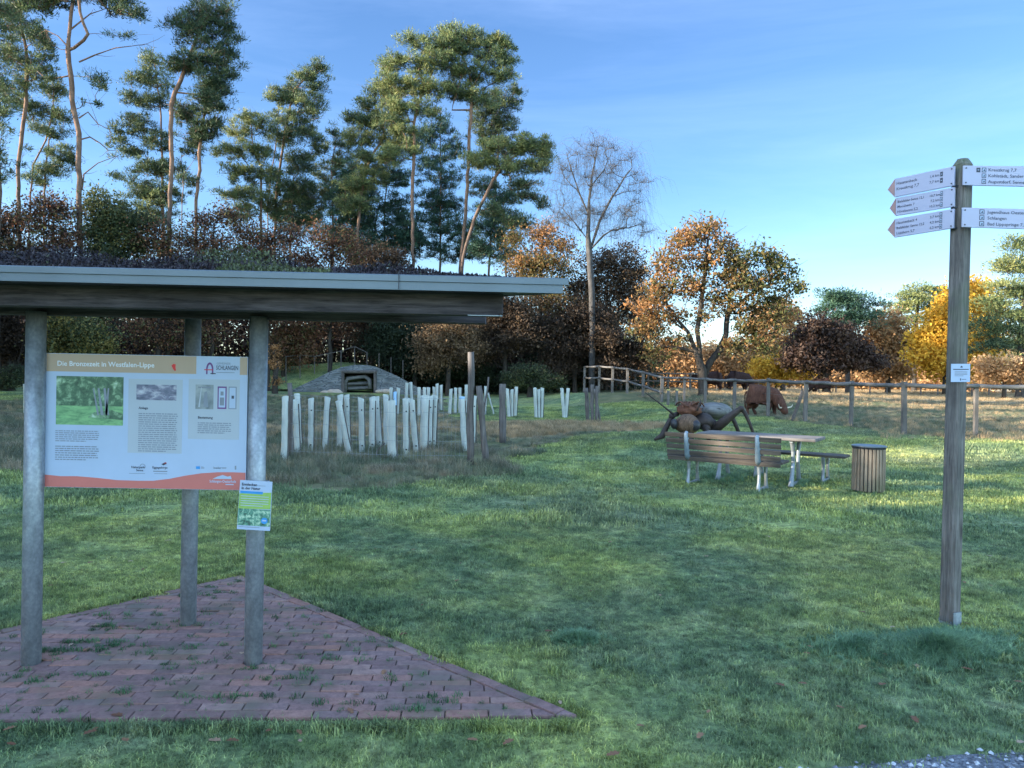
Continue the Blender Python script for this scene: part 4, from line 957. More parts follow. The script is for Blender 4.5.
mb = MB(); mb.add([MP(342, 372, 2.2), MP(376, 372, 2.2), MP(376, 396, 2.2), MP(342, 396, 2.2), MP(342, 372), MP(376, 372), MP(376, 396), MP(342, 396)], [(0, 1, 2, 3), (0, 4, 5, 1), (1, 5, 6, 2), (3, 7, 4, 0)]); mb.build('chamber', M['black'], mo)
for pts, rr in (([(343, 397), (343, 373)], .09), ([(375, 397), (375, 373)], .09), ([(341.5, 371.8), (376.5, 371.8)], .10)):
    mb = MB(); mb.tube([MP(*p, -.08) for p in pts], rr, 7); mb.build('timber_frame', M['oldpost'], mo)
mb = MB(); mb.tube([MP(345, 394, .3), MP(345.5, 382, .3), MP(347.5, 378.5, .3), MP(356, 377.5, .3), MP(365, 376.5, .3), MP(369.5, 380, .3), MP(370.5, 389, .3)], [.11, .12, .13, .12, .13, .14, .12], 8); mb.build('bent_log', greyw, mo, smooth=True)
for z in (384, 388.5): mb = MB(); mb.tube([MP(348, z, .6), MP(369, z - 1, .6)], .11, 7); mb.build('log', greyw, mo)
for (x, y, r_) in ((326, 393, .35), (334, 392.8, .5), (380, 391.5, .28), (387, 391.5, .36)): blob('boulder', MP(x, y, -.25), (r_, .25, r_ * .45), simple('sandstone', (.42, .34, .27), .9), parent=mo, amp=.08)
rl = thing('hand_railing', 'thin dark railing of upright bars along the top of the mound', 'railing', tuple(MP(350, 364, 1.2)))
rp = [(286, 384, 356), (300, 376, 354.5), (314.5, 372, 356), (328, 368.5, 353), (341, 366, 350.5), (354.5, 365, 346), (367, 365, 352), (379, 368, 353), (391, 372, 357), (403, 377, 360)]
for i, (x, yb, yt) in enumerate(rp):
    mb = MB(); mb.tube([MP(x, yb + 2, 1.2), MP(x, yt, 1.2)], .03, 5); mb.build('bar', M['oldpost'], rl)
    if i < 6: x2, _, y2 = rp[i + 1]; mb = MB(); mb.tube([MP(x, yt + .5, 1.2), MP(x2, y2 + .5, 1.2)], .022, 5); mb.build('top_rail', M['oldpost'], rl)
# grass bank continuing the mound to the left
bk = []
for i in range(25):
    for j in range(13):
        u, v = i / 24, j / 12; x = -21 + 12.4 * u; y = 45.6 + v * 8; h = 2.0 * math.sin(min(1, u * 1.25) * math.pi / 2) * math.sin(math.pi * min(.5, v * .9 + .04)) * (1 if u < .8 else 1 - .25 * (u - .8) / .2)
        bk.append((x, y, h1(x, y) - .1 + h))
fb = [(i*13+j, (i+1)*13+j, (i+1)*13+j+1, i*13+j+1) for i in range(24) for j in range(12)]
tag(mesh_obj('grass_bank', bk, fb, M['ground']), kind='structure')
# ------------------------------------------------------------------ trees
def tubes_mesh(paths, radii, sides):
    V, Fc, b = [], [], 0
    for path, rad in zip(paths, radii):
        path = np.asarray(path); n = len(path); k = sides if rad[0] > .035 else 4 if rad[0] > .012 else 3
        t = np.gradient(path, axis=0); t /= np.linalg.norm(t, axis=1)[:, None] + 1e-9
        ref = np.tile([1., 0, 0], (n, 1)); ref[np.abs(t[:, 0]) > .85] = [0, 1., 0]
        u = ref - t * (ref * t).sum(1)[:, None]; u /= np.linalg.norm(u, axis=1)[:, None] + 1e-9; w_ = np.cross(t, u)
        a = np.arange(k) * 2 * math.pi / k
        ring = path[:, None] + (u[:, None] * np.cos(a)[None, :, None] + w_[:, None] * np.sin(a)[None, :, None]) * np.asarray(rad)[:, None, None]
        V.append(ring.reshape(-1, 3)); i = np.arange(n - 1)[:, None] * k; j = np.arange(k)[None, :]; j2 = (j + 1) % k
        Fc.append(np.stack([i + j, i + j2, i + k + j2, i + k + j], -1).reshape(-1, 4) + b); b += n * k
    return np.concatenate(V), np.concatenate(Fc)
def leaf_quads(C, L, Wd, dirs=None, up=0.0):
    """rhombic leaves (or needle tufts) at the points C, length L, width Wd"""
    n = len(C)
    if dirs is None: dirs = rng.normal(size=(n, 3)); dirs[:, 2] += up
    dirs = dirs / (np.linalg.norm(dirs, axis=1)[:, None] + 1e-9)
    r2 = rng.normal(size=(n, 3)); s = np.cross(dirs, r2); s /= np.linalg.norm(s, axis=1)[:, None] + 1e-9
    Lh = (L * np.clip(rng.lognormal(-.1, .38, n), .4, 1.9) / 2)[:, None]; Wh = (Wd * np.clip(rng.lognormal(-.1, .35, n), .4, 1.8) / 2)[:, None]
    V = np.stack([C - dirs * Lh, C + s * Wh, C + dirs * Lh, C - s * Wh], 1).reshape(-1, 3)
    return V, np.arange(4 * n).reshape(n, 4)
def tree(name, label, d, trunks, blobs, leaf, crownmat, bark, r0=.2, ntgt=80, per=90, pad=.55, lsize=(.2, .05), cat='tree', group=None, tipr=.012, droop=0, flat_=.45, extra_bare=0, twigs=0, tone=(.5, .2), base_y=None, bare=()):
    px0, _ = trunks[0][0]; q0 = P(px0, 384, d); q0 = np.array([q0[0], q0[1], h1(q0[0], q0[1])])
    root = thing(name, label, cat, tuple(q0), 0, group)
    nodes, par, trunk_r = [], [], []
    k = d / F
    for ti, tr in enumerate(trunks):
        dd = rng.uniform(-.5, .5) * (ti > 0); pts = [P(x, y, d + dd * min(1, i)) for i, (x, y) in enumerate(tr)]
        if ti == 0 or leaf == 'pine' and tr[0][1] >= 230:
            q = P(tr[0][0], 384, d); pts = [np.array([q[0], q[1], h1(q[0], q[1]) - .15])] + pts
        pts = np.array(pts); seg = []
        for a, b in zip(pts[:-1], pts[1:]):
            m_ = max(1, int(np.linalg.norm(b - a) / .6))
            for s in range(m_): seg.append(a + (b - a) * s / m_ + (rng.normal(0, .025, 3) if s else 0))
        seg.append(pts[-1])
        prev = -1
        if ti > 0 and nodes:
            dist = np.linalg.norm(np.array(nodes) - seg[0], axis=1); j = int(np.argmin(dist))
            if dist[j] < 2.5: prev = j
        for p in seg: nodes.append(np.array(p)); par.append(prev); prev = len(nodes) - 1
    ntr = len(nodes)
    w_ = np.array([b[2] * b[3] * (b[4] if len(b) > 4 else 1) for b in blobs], float); w_ /= w_.sum()
    T, tones = [], []
    for b, wt in zip(blobs, w_):
        m_ = max(2, int(round(ntgt * wt))); c = P(b[0], b[1], d)
        for _ in range(m_):
            v = rng.normal(size=3); v /= np.linalg.norm(v); r_ = rng.random() ** (1 / 2.4)
            r_ *= 1.5 if rng.random() < .18 else 1; T.append(c + v * r_ * np.array([b[2] * k, min(b[2], b[3] * 1.6) * k, b[3] * k])); tones.append((b[5] if len(b) > 5 else tone[0]) + rng.normal(0, tone[1] * .6))
    T = np.array(T); tones = np.array(tones)
    order = np.argsort([np.min(np.linalg.norm(np.array(nodes) - t, axis=1)) for t in T])
    arr = np.array(nodes); paths = []
    for oi in order:
        t = T[oi]; dlt = arr - t; hd = np.linalg.norm(dlt[:, :2], axis=1)
        cost = np.linalg.norm(dlt, axis=1) + 1.6 * np.maximum(0, dlt[:, 2] + (.0 if leaf == 'pine' else .25) * hd)
        cost[0:3] += 5; j = int(np.argmin(cost)); a = arr[j]; L = np.linalg.norm(t - a); m_ = max(2, int(L / .45)); prev = j; newp = []
        perp = rng.normal(0, .10 * L, 3); perp[2] = abs(perp[2]) * (.6 if leaf != 'pine' else -.3)
        for s in range(1, m_ + 1):
            f = s / m_; p = a + (t - a) * f + perp * math.sin(math.pi * f) + (rng.normal(0, .035, 3) if s < m_ else 0); newp.append(p)
        for p in newp: par.append(prev); prev = len(par) - 1
        arr = np.vstack([arr, newp])
    n = len(arr); par = np.array(par); cnt = np.zeros(n); isleaf = np.ones(n, bool); isleaf[par[par >= 0]] = False; cnt[isleaf] = 1
    for i in range(n - 1, 0, -1):
        if par[i] >= 0 and par[i] < i: cnt[par[i]] += cnt[i]
    cnt = np.maximum(cnt, 1); pw = math.log(r0 / tipr) / math.log(max(cnt[0], 3)); rad = tipr * cnt ** pw
    hz = arr[:, 2] - q0[2]
    # split into strands: each node continues its thickest child
    ch = {}
    for i in range(n):
        if par[i] >= 0: ch.setdefault(int(par[i]), []).append(i)
    strands = []; stack = [(i, None) for i in range(n) if par[i] < 0]
    while stack:
        i, pa_ = stack.pop(); path = ([pa_] if pa_ is not None else []) + [i]; cur = i
        while cur in ch:
            cs = sorted(ch[cur], key=lambda c: -cnt[c])
            for c in cs[1:]: stack.append((c, cur))
            cur = cs[0]; path.append(cur)
        if len(path) > 1: strands.append(path)
    sp_, sr_ = [], []
    for path in strands:
        rr = rad[path].copy()
        if par[path[0]] >= 0 or path[0] != 0: rr[0] = min(rr[0], rr[1] * 1.25)
        rr[-1] *= .5
        if path[0] == 0: rr[0] *= 1.35
        sp_.append(arr[path]); sr_.append(rr)
    for bb_ in bare:       # dead or bare side branches, given as outlines
        pts = np.array([P(x, y, d + .3 * i) for i, (x, y) in enumerate(bb_)]); sp_.append(pts); sr_.append(np.linspace(.05, .012, len(pts)))
        for _ in range(4):
            j = rng.integers(1, len(pts)); v = rng.normal(0, .35, 3); sp_.append(np.array([pts[j], pts[j] + v, pts[j] + v * 1.7 + [0, 0, .1]])); sr_.append(np.array([.015, .01, .005]))
    if twigs:
        ends = arr[ntr:]; pick = ends[rng.integers(0, len(ends), twigs)]; v = rng.normal(0, .30 if droop else .17, (twigs, 3)); v[:, 2] = np.abs(v[:, 2]) * .9
        for a, vv in zip(pick, v):
            Ls = rng.uniform(.5, 1.5); q1 = a + vv * Ls; q2 = q1 + vv * Ls * .8 + [0, 0, -droop * Ls * .6]; q3 = q2 + vv * .4 * Ls + [0, 0, -droop * Ls]
            sp_.append(np.array([a, q1, q2, q3])); sr_.append(np.array([.010, .008, .006, .004]) * (tipr / .012 if not droop else .62))
    V, Fc = tubes_mesh(sp_, sr_, 8)
    mesh_obj('trunk', V, Fc, bark, root)
    if per:
        cen, vt, dirs = [], [], []
        for t, tn in zip(T, tones):
            if rng.random() < extra_bare: continue
            m_ = int(per * rng.uniform(.5, 1.5)); pr_ = pad * rng.uniform(.7, 1.35)
            if leaf == 'pine':
                th = rng.uniform(0, 6.283, m_); rr = np.sqrt(rng.random(m_)) * pr_; lobes = 1 + .45 * np.sin(th * rng.integers(2, 5) + rng.uniform(0, 6))
                q = np.stack([rr * np.cos(th) * lobes, rr * np.sin(th) * lobes, rng.normal(0, flat_ * pr_ * .33, m_) + .22 * pr_ * (1 - (rr / pr_) ** 2)], 1)
                dd_ = q / (np.linalg.norm(q, axis=1)[:, None] + 1e-6) + rng.normal(0, .55, (m_, 3)) + [0, 0, .55]; dirs.append(dd_)
            else:
                q = rng.normal(0, 1, (m_, 3)); q *= pr_ * .5 * np.array([1, 1, .7]); 
                dirs.append(rng.normal(0, 1, (m_, 3)))
            cen.append(t + q); vt.append(np.clip(tn + rng.normal(0, tone[1] * .5, m_), 0, 1))
        cen = np.concatenate(cen); V, Fc = leaf_quads(cen, lsize[0], lsize[1], np.concatenate(dirs))
        mesh_obj('crown', V, Fc, crownmat, root, smooth=False, attrs={'var': ('FACE', np.concatenate(vt))})
    return root
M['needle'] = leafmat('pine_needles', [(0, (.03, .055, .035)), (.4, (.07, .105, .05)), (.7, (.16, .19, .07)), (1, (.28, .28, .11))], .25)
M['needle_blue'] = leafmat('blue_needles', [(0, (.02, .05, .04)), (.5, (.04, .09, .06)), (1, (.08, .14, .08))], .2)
M['beech'] = leafmat('beech_leaves', [(0, (.05, .028, .02)), (.35, (.12, .055, .035)), (.6, (.21, .095, .05)), (.8, (.17, .12, .055)), (1, (.13, .13, .05))], .4)
M['brownleaf'] = leafmat('brown_leaves', [(0, (.035, .026, .02)), (.5, (.085, .056, .035)), (1, (.19, .125, .065))], .4)
M['greenleaf'] = leafmat('green_leaves', [(0, (.026, .04, .024)), (.5, (.065, .085, .04)), (.8, (.13, .14, .05)), (1, (.28, .22, .07))], .4)
M['oakleaf'] = leafmat('oak_leaves', [(0, (.07, .09, .03)), (.3, (.15, .13, .045)), (.5, (.17, .115, .045)), (.7, (.27, .135, .05)), (1, (.44, .22, .09))], .4)
M['orange'] = leafmat('orange_leaves', [(0, (.24, .15, .07)), (.5, (.46, .26, .12)), (1, (.62, .42, .22))], .45)
M['yellow'] = leafmat('yellow_leaves', [(0, (.34, .20, .03)), (.5, (.62, .36, .04)), (1, (.78, .50, .08))], .45)
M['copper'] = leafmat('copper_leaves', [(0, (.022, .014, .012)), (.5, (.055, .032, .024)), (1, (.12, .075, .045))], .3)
_tree = tree
def tree(name, label, d, trunks, blobs, leaf='leaf', crownmat=None, bark=None, r0=.2, ntgt=80, per=90, **kw):
    if leaf == 'pine' and d < 55: per, ntgt, r0 = 80, int(ntgt * 2.9), r0 * .54; blobs = [(b[0] + random.uniform(-3, 3), b[1] + random.uniform(-2, 2), b[2] * 1.03, b[3] * 1.05) + tuple(b[4:]) for b in blobs]; kw.setdefault('twigs', 450); kw.setdefault('lsize', (.24, .038)); kw.setdefault('pad', .33); kw.setdefault('flat_', 1.0); kw.setdefault('tipr', .010); d += 8 if trunks[0][0][0] > 240 else 0
    return _tree(name, label, d, trunks, blobs, leaf, crownmat, bark, r0=r0, ntgt=ntgt, per=per, **kw)
PN = dict(leaf='pine', crownmat=M['needle'], bark=M['pinebark'], tone=(.38, .28))
tree('pine_tree', 'dark pine trunk cut by the left edge of the view with a low dark crown', 40, [[(-2, 260), (-1, 180), (-4, 60), (-8, -40)]], [(-4, 170, 16, 26), (-12, 120, 26, 34), (4, 105, 14, 10), (-20, 30, 34, 60), (3, 15, 18, 24)], r0=.20, ntgt=70, **PN)
tree('pine_tree', 'pine with loose tufted crown at the left edge, left of the tall sparse pine', 46, [[(19, 245), (18, 166), (25, 112), (27, 60), (18, 0), (14, -40)]],
     [(14, 22, 22, 18), (40, 38, 15, 10), (10, 58, 20, 14), (38, 66, 20, 12), (50, 50, 12, 8), (28, 85, 15, 8), (4, 88, 12, 8), (5, -20, 30, 18), (40, -5, 18, 10)], r0=.21, ntgt=105, **PN)
tree('pine_tree', 'slim forked pine with dark middle tufts between the two left pines', 50, [[(28, 245), (33, 165), (46, 140), (52, 118), (54, 80)], [(44, 240), (45, 175), (50, 130)]],
     [(45, 130, 14, 9), (64, 152, 13, 9), (32, 112, 16, 9), (14, 100, 13, 9), (60, 118, 12, 7), (50, 170, 14, 9), (72, 160, 8, 6), (55, 90, 12, 9), (34, 182, 12, 7)], r0=.15, ntgt=75, **PN)
tree('pine_tree', 'tallest sparse pine with pale reddish trunk and long bare branches near the left edge', 42, [[(81, 262), (79, 190), (79, 133), (72, 100), (71, 76), (68, 50), (70, 27), (73, 0), (76, -45)], [(74, 48), (84, 40), (88, 34), (80, 12), (78, -10)]],
     [(30, 2, 26, 10), (62, -12, 30, 14), (112, 0, 26, 8), (126, 14, 18, 6), (100, -20, 30, 14), (128, 36, 13, 4, .6), (95, 75, 12, 5, .6), (105, 85, 8, 5, .6), (40, 40, 10, 5, .7), (52, 80, 8, 4, .6), (92, 100, 10, 4, .5)],
     r0=.26, ntgt=85, bare=[[(79, 62), (95, 55), (115, 48), (132, 46), (146, 44)], [(73, 75), (58, 78), (44, 77), (36, 70)], [(82, 190), (84, 174), (98, 163), (117, 156)], [(79, 140), (90, 137), (100, 143), (108, 150), (118, 151)], [(79, 118), (88, 112), (98, 124), (110, 130)], [(71, 50), (58, 36), (46, 30)], [(70, 30), (90, 14), (108, 8)]], leaf='pine', crownmat=M['needle'], bark=M['pinebark'], tone=(.3, .25))
tree('pine_tree', 'lofty dark pine with dense top leaning right, right of the tall sparse pine', 44, [[(168, 262), (169, 218), (172, 160), (171, 106), (175, 92), (181, 80), (190, 55), (199, 33), (212, 0)]],
     [(210, 8, 20, 13), (222, 28, 17, 10), (196, 32, 18, 12), (226, 50, 13, 9), (206, 60, 26, 13), (190, 20, 12, 9), (176, 22, 9, 5), (216, 82, 17, 9), (182, 66, 16, 8), (224, 74, 12, 6), (204, 100, 13, 7), (235, 38, 6, 5)], r0=.24, ntgt=125, leaf='pine', crownmat=M['needle'], bark=M['pinebark'], tone=(.22, .2))
tree('pine_tree', 'pine with snaking forked lower trunk under the lofty dark pine', 47, [[(196, 262), (196, 200), (200, 170), (199, 153), (203, 126), (206, 95), (208, 70)], [(181, 262), (182, 200), (183, 176), (192, 163), (200, 150)]],
     [(210, 108, 14, 9), (204, 128, 14, 8), (216, 120, 8, 6), (196, 140, 14, 7), (186, 112, 14, 9), (212, 90, 12, 8), (222, 95, 8, 5, .6), (190, 180, 12, 6, .6)], r0=.20, ntgt=70, tipr=.012, leaf='pine', crownmat=M['needle'], bark=M['pinebark'], tone=(.2, .2))
tree('pine_tree', 'broad layered pine with pale green top and low dark boughs left of the lofty pine', 50, [[(163, 262), (163, 212), (161, 116), (156, 70), (152, 55)]],
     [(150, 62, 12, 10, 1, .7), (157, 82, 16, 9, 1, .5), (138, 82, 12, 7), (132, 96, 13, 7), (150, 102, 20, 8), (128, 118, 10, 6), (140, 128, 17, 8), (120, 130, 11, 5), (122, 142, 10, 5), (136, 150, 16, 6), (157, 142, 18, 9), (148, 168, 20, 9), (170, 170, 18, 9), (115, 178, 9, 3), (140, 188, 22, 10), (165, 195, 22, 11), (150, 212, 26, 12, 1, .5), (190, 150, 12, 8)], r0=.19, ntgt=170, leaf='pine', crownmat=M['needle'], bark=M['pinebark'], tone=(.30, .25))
tree('pine_tree', 'leaning pine with reddish stem reaching the highest tuft of the middle clump', 48, [[(274, 262), (276, 200), (281, 160), (287, 123), (294, 90), (306, 78), (318, 66)], [(266, 262), (268, 200), (277, 133), (279, 100)]],
     [(318, 66, 9, 6), (306, 78, 16, 8), (292, 88, 15, 9), (280, 98, 13, 8), (318, 88, 9, 5), (306, 102, 20, 8), (290, 118, 18, 9), (314, 112, 11, 6), (300, 130, 18, 8), (312, 140, 10, 6), (282, 140, 14, 9), (300, 156, 14, 8)], r0=.19, ntgt=135, **PN)
tree('pine_tree', 'light green pine with low wide crown on the left side of the middle clump', 46, [[(262, 262), (261, 200), (261, 166), (254, 150), (250, 120)]],
     [(252, 118, 12, 8, 1, .7), (240, 130, 14, 8, 1, .7), (262, 128, 14, 8), (228, 152, 12, 7, 1, .75), (246, 150, 18, 9, 1, .6), (268, 152, 14, 8), (236, 172, 16, 8, 1, .65), (258, 175, 18, 9), (250, 196, 20, 10, 1, .5), (232, 194, 12, 7, 1, .6), (275, 178, 12, 8), (240, 212, 20, 9)], r0=.17, ntgt=140, leaf='pine', crownmat=M['needle'], bark=M['pinebark'], tone=(.5, .25))
tree('pine_tree', 'small pine with orange upper stem filling the gap right of the middle clump', 50, [[(333, 262), (333, 225), (332, 166), (336, 140)]],
     [(338, 138, 14, 8), (346, 150, 14, 8), (326, 156, 14, 8), (342, 166, 18, 8), (322, 172, 14, 8), (350, 178, 14, 9), (312, 190, 14, 10), (330, 190, 16, 10), (344, 200, 14, 9), (320, 210, 18, 12), (300, 190, 14, 10), (290, 210, 16, 12)], r0=.14, ntgt=130, **PN)
tree('pine_tree', 'pine with strongly leaning trunk on the left shoulder of the great pine clump', 45, [[(356, 262), (360, 200), (366, 169), (374, 152), (384, 137), (382, 110), (380, 92)]],
     [(380, 90, 10, 7, 1, .6), (384, 72, 10, 8), (372, 104, 14, 7), (392, 100, 14, 9, 1, .6), (352, 117, 9, 5), (362, 122, 14, 7, 1, .3), (380, 122, 16, 9, 1, .65), (368, 140, 14, 8, 1, .65), (394, 138, 14, 9, 1, .7), (350, 140, 8, 6), (362, 160, 14, 9), (358, 186, 18, 9, 1, .6), (375, 178, 16, 9, 1, .6), (352, 205, 18, 9)], r0=.20, ntgt=165, leaf='pine', crownmat=M['needle'], bark=M['pinebark'], tone=(.5, .25))
tree('pine_tree', 'great pine with straight orange trunk and rounded sunlit crown left in the clump', 43, [[(413, 270), (412, 197), (414, 160), (414, 123), (420, 98), (430, 78), (438, 60), (445, 46)]],
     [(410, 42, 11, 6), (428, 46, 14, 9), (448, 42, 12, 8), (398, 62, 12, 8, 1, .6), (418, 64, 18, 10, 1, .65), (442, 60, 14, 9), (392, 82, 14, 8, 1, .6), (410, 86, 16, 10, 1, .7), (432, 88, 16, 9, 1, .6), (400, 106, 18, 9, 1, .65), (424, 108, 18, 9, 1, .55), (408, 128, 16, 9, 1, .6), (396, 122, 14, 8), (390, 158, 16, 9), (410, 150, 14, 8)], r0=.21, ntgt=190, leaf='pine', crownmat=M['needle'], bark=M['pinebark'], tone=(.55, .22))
tree('pine_tree', 'tallest pine of the clump with flat bright top above the leaning right branch', 44, [[(460, 270), (466, 211), (469, 151), (471, 110), (472, 88), (468, 70), (462, 55), (470, 36)], [(470, 92), (480, 74), (490, 56), (500, 44)], [(452, 110), (458, 88), (464, 66)]],
     [(452, 32, 14, 7, 1, .6), (470, 34, 16, 7), (488, 42, 20, 7, 1, .6), (505, 42, 10, 5), (458, 50, 20, 9), (488, 58, 20, 9), (508, 60, 8, 6), (452, 72, 14, 9, 1, .65), (474, 74, 16, 9), (498, 74, 14, 8), (464, 92, 16, 8), (484, 98, 14, 8), (450, 92, 10, 7)], r0=.21, ntgt=165, leaf='pine', crownmat=M['needle'], bark=M['pinebark'], tone=(.5, .22))
tree('pine_tree', 'pine whose lit orange limb leans right under a wide drooping bough', 42, [[(462, 268), (466, 246), (474, 220), (485, 197), (492, 182), (500, 170), (512, 158), (528, 150)]],
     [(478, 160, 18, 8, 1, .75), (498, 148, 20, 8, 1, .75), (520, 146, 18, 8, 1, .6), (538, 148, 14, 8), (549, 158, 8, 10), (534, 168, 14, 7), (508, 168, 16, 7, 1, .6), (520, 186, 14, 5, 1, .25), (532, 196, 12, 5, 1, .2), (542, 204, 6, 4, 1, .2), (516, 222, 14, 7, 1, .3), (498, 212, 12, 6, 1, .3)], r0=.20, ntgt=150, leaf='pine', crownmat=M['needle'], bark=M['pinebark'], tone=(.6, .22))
tree('pine_tree', 'slender pine with dark crown tucked behind the right flank of the clump', 49, [[(489, 268), (490, 246), (496, 186), (499, 130), (500, 105)]],
     [(500, 98, 14, 8), (512, 92, 9, 6), (516, 106, 8, 8), (494, 112, 16, 9), (506, 124, 15, 8), (488, 130, 14, 9), (504, 138, 14, 7), (480, 118, 12, 10), (486, 190, 16, 12, 1, .25), (508, 200, 12, 8, 1, .2)], r0=.15, ntgt=110, leaf='pine', crownmat=M['needle'], bark=M['pinebark'], tone=(.3, .22))
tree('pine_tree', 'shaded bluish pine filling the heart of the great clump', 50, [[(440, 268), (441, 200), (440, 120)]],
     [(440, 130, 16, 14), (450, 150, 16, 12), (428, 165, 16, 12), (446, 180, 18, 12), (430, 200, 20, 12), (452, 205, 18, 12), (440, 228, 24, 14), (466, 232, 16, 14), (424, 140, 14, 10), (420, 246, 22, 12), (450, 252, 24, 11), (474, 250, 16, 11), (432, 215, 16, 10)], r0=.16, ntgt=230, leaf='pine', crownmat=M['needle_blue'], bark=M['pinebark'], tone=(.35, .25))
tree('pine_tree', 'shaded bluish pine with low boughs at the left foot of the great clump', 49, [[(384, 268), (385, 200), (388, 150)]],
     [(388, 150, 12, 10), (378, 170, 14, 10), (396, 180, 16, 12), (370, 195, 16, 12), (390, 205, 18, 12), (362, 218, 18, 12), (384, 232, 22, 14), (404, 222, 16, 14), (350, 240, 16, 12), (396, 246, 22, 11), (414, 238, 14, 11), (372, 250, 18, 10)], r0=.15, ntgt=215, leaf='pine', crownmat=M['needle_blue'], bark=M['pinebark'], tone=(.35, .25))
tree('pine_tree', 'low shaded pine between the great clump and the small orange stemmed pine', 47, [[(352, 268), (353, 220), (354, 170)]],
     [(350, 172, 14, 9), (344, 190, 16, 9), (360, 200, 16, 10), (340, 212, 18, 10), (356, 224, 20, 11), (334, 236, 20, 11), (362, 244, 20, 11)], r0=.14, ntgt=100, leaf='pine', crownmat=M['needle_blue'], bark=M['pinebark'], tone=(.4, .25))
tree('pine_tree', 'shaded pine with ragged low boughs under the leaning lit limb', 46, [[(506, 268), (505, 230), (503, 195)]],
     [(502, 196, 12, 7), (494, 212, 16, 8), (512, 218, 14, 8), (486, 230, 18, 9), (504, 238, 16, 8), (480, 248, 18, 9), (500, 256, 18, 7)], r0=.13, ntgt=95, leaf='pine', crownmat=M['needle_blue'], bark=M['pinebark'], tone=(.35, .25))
tree('pine_tree', 'dim pine filling the space behind the two reddish middle stems', 48, [[(290, 262), (292, 220), (294, 170)]],
     [(294, 170, 14, 8), (304, 184, 14, 8), (284, 192, 16, 8), (300, 204, 18, 9), (276, 208, 14, 9), (290, 222, 20, 10), (310, 222, 14, 9)], r0=.14, ntgt=105, leaf='pine', crownmat=M['needle'], bark=M['pinebark'], tone=(.3, .25))
# bare birch
tree('birch_tree', 'tall bare birch with fine drooping twigs between the pine clump and the oak', 46, [[(592, 300), (590, 267), (588, 235), (589, 200), (592, 175), (597, 150), (600, 134)], [(592, 245), (600, 220), (612, 197), (624, 178), (632, 168)], [(589, 215), (580, 195), (572, 172), (566, 152)], [(590, 250), (604, 235), (622, 225)], [(589, 190), (604, 170), (612, 152)], [(588, 240), (574, 222), (562, 208)]],
     [(598, 146, 16, 14), (578, 155, 16, 16), (618, 162, 18, 18), (640, 182, 14, 18), (560, 178, 14, 20), (600, 180, 24, 22), (634, 210, 16, 22), (558, 215, 16, 18), (612, 220, 22, 20), (582, 215, 20, 22), (646, 232, 8, 14)],
     'leaf', None, M['birchbark'], r0=.19, ntgt=190, per=0, tipr=.011, twigs=2600, droop=.75)
# the oak
OAK = dict(leaf='leaf', crownmat=M['oakleaf'], bark=M['oakbark'], lsize=(.17, .11))
tree('oak_tree', 'spreading autumn oak with dark forked trunk behind the rail fence, leaves orange brown and green', 39,
     [[(703, 392), (702, 370), (698, 358), (694, 347), (688, 332), (676, 318), (664, 300)], [(704, 376), (710, 362), (719, 351), (726, 335), (728, 312), (731, 290), (736, 268)], [(700, 362), (697, 330), (702, 296), (706, 262), (708, 240)], [(718, 352), (738, 345), (756, 338)], [(696, 352), (680, 348), (662, 346)], [(729, 312), (748, 296), (770, 284)]],
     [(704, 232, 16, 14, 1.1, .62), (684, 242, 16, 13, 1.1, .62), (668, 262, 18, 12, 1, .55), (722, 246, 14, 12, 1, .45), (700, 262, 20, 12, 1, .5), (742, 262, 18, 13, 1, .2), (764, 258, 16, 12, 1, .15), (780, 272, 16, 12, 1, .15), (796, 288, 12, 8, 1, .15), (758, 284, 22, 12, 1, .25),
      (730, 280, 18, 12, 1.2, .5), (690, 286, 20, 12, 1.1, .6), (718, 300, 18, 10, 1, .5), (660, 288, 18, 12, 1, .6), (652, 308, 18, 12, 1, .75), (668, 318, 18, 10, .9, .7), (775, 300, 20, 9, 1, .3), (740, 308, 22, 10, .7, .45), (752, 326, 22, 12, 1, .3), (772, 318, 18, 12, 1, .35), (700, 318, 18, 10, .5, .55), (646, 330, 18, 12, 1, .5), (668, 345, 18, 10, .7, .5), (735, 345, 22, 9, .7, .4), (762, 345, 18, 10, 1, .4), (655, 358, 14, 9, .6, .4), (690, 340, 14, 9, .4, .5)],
     r0=.25, ntgt=950, per=21, pad=.45, tone=(.5, .30), twigs=1400, **OAK)
tree('copper_beech', 'low round tree with dark copper leaves right of the oak', 60, [[(826, 386), (825, 370), (822, 350)], [(826, 375), (838, 358)], [(825, 374), (810, 360)]],
     [(826, 336, 26, 12), (806, 346, 22, 14), (848, 346, 24, 14), (828, 358, 34, 13), (798, 360, 14, 12), (862, 360, 18, 10), (820, 326, 16, 8)], 'leaf', M['copper'], M['oakbark'], r0=.28, ntgt=260, per=95, pad=.8, lsize=(.24, .17), tone=(.45, .3), twigs=300)
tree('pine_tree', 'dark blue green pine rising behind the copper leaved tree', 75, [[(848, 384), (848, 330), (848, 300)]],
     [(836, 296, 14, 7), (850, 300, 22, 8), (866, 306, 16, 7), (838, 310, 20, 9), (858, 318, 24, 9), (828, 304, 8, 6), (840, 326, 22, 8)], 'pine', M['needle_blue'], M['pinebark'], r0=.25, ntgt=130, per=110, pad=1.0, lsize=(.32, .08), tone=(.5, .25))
tree('beech_tree', 'rust orange beech standing between the dark blue pine and the yellow tree', 78, [[(888, 386), (888, 350), (889, 325)]],
     [(892, 322, 14, 8), (876, 330, 14, 9), (904, 338, 13, 10), (886, 346, 20, 12), (870, 352, 14, 12), (900, 362, 16, 14), (880, 368, 22, 10)], 'leaf', M['orange'], M['oakbark'], r0=.25, ntgt=170, per=80, pad=1.1, lsize=(.32, .22), tone=(.35, .35), twigs=200)
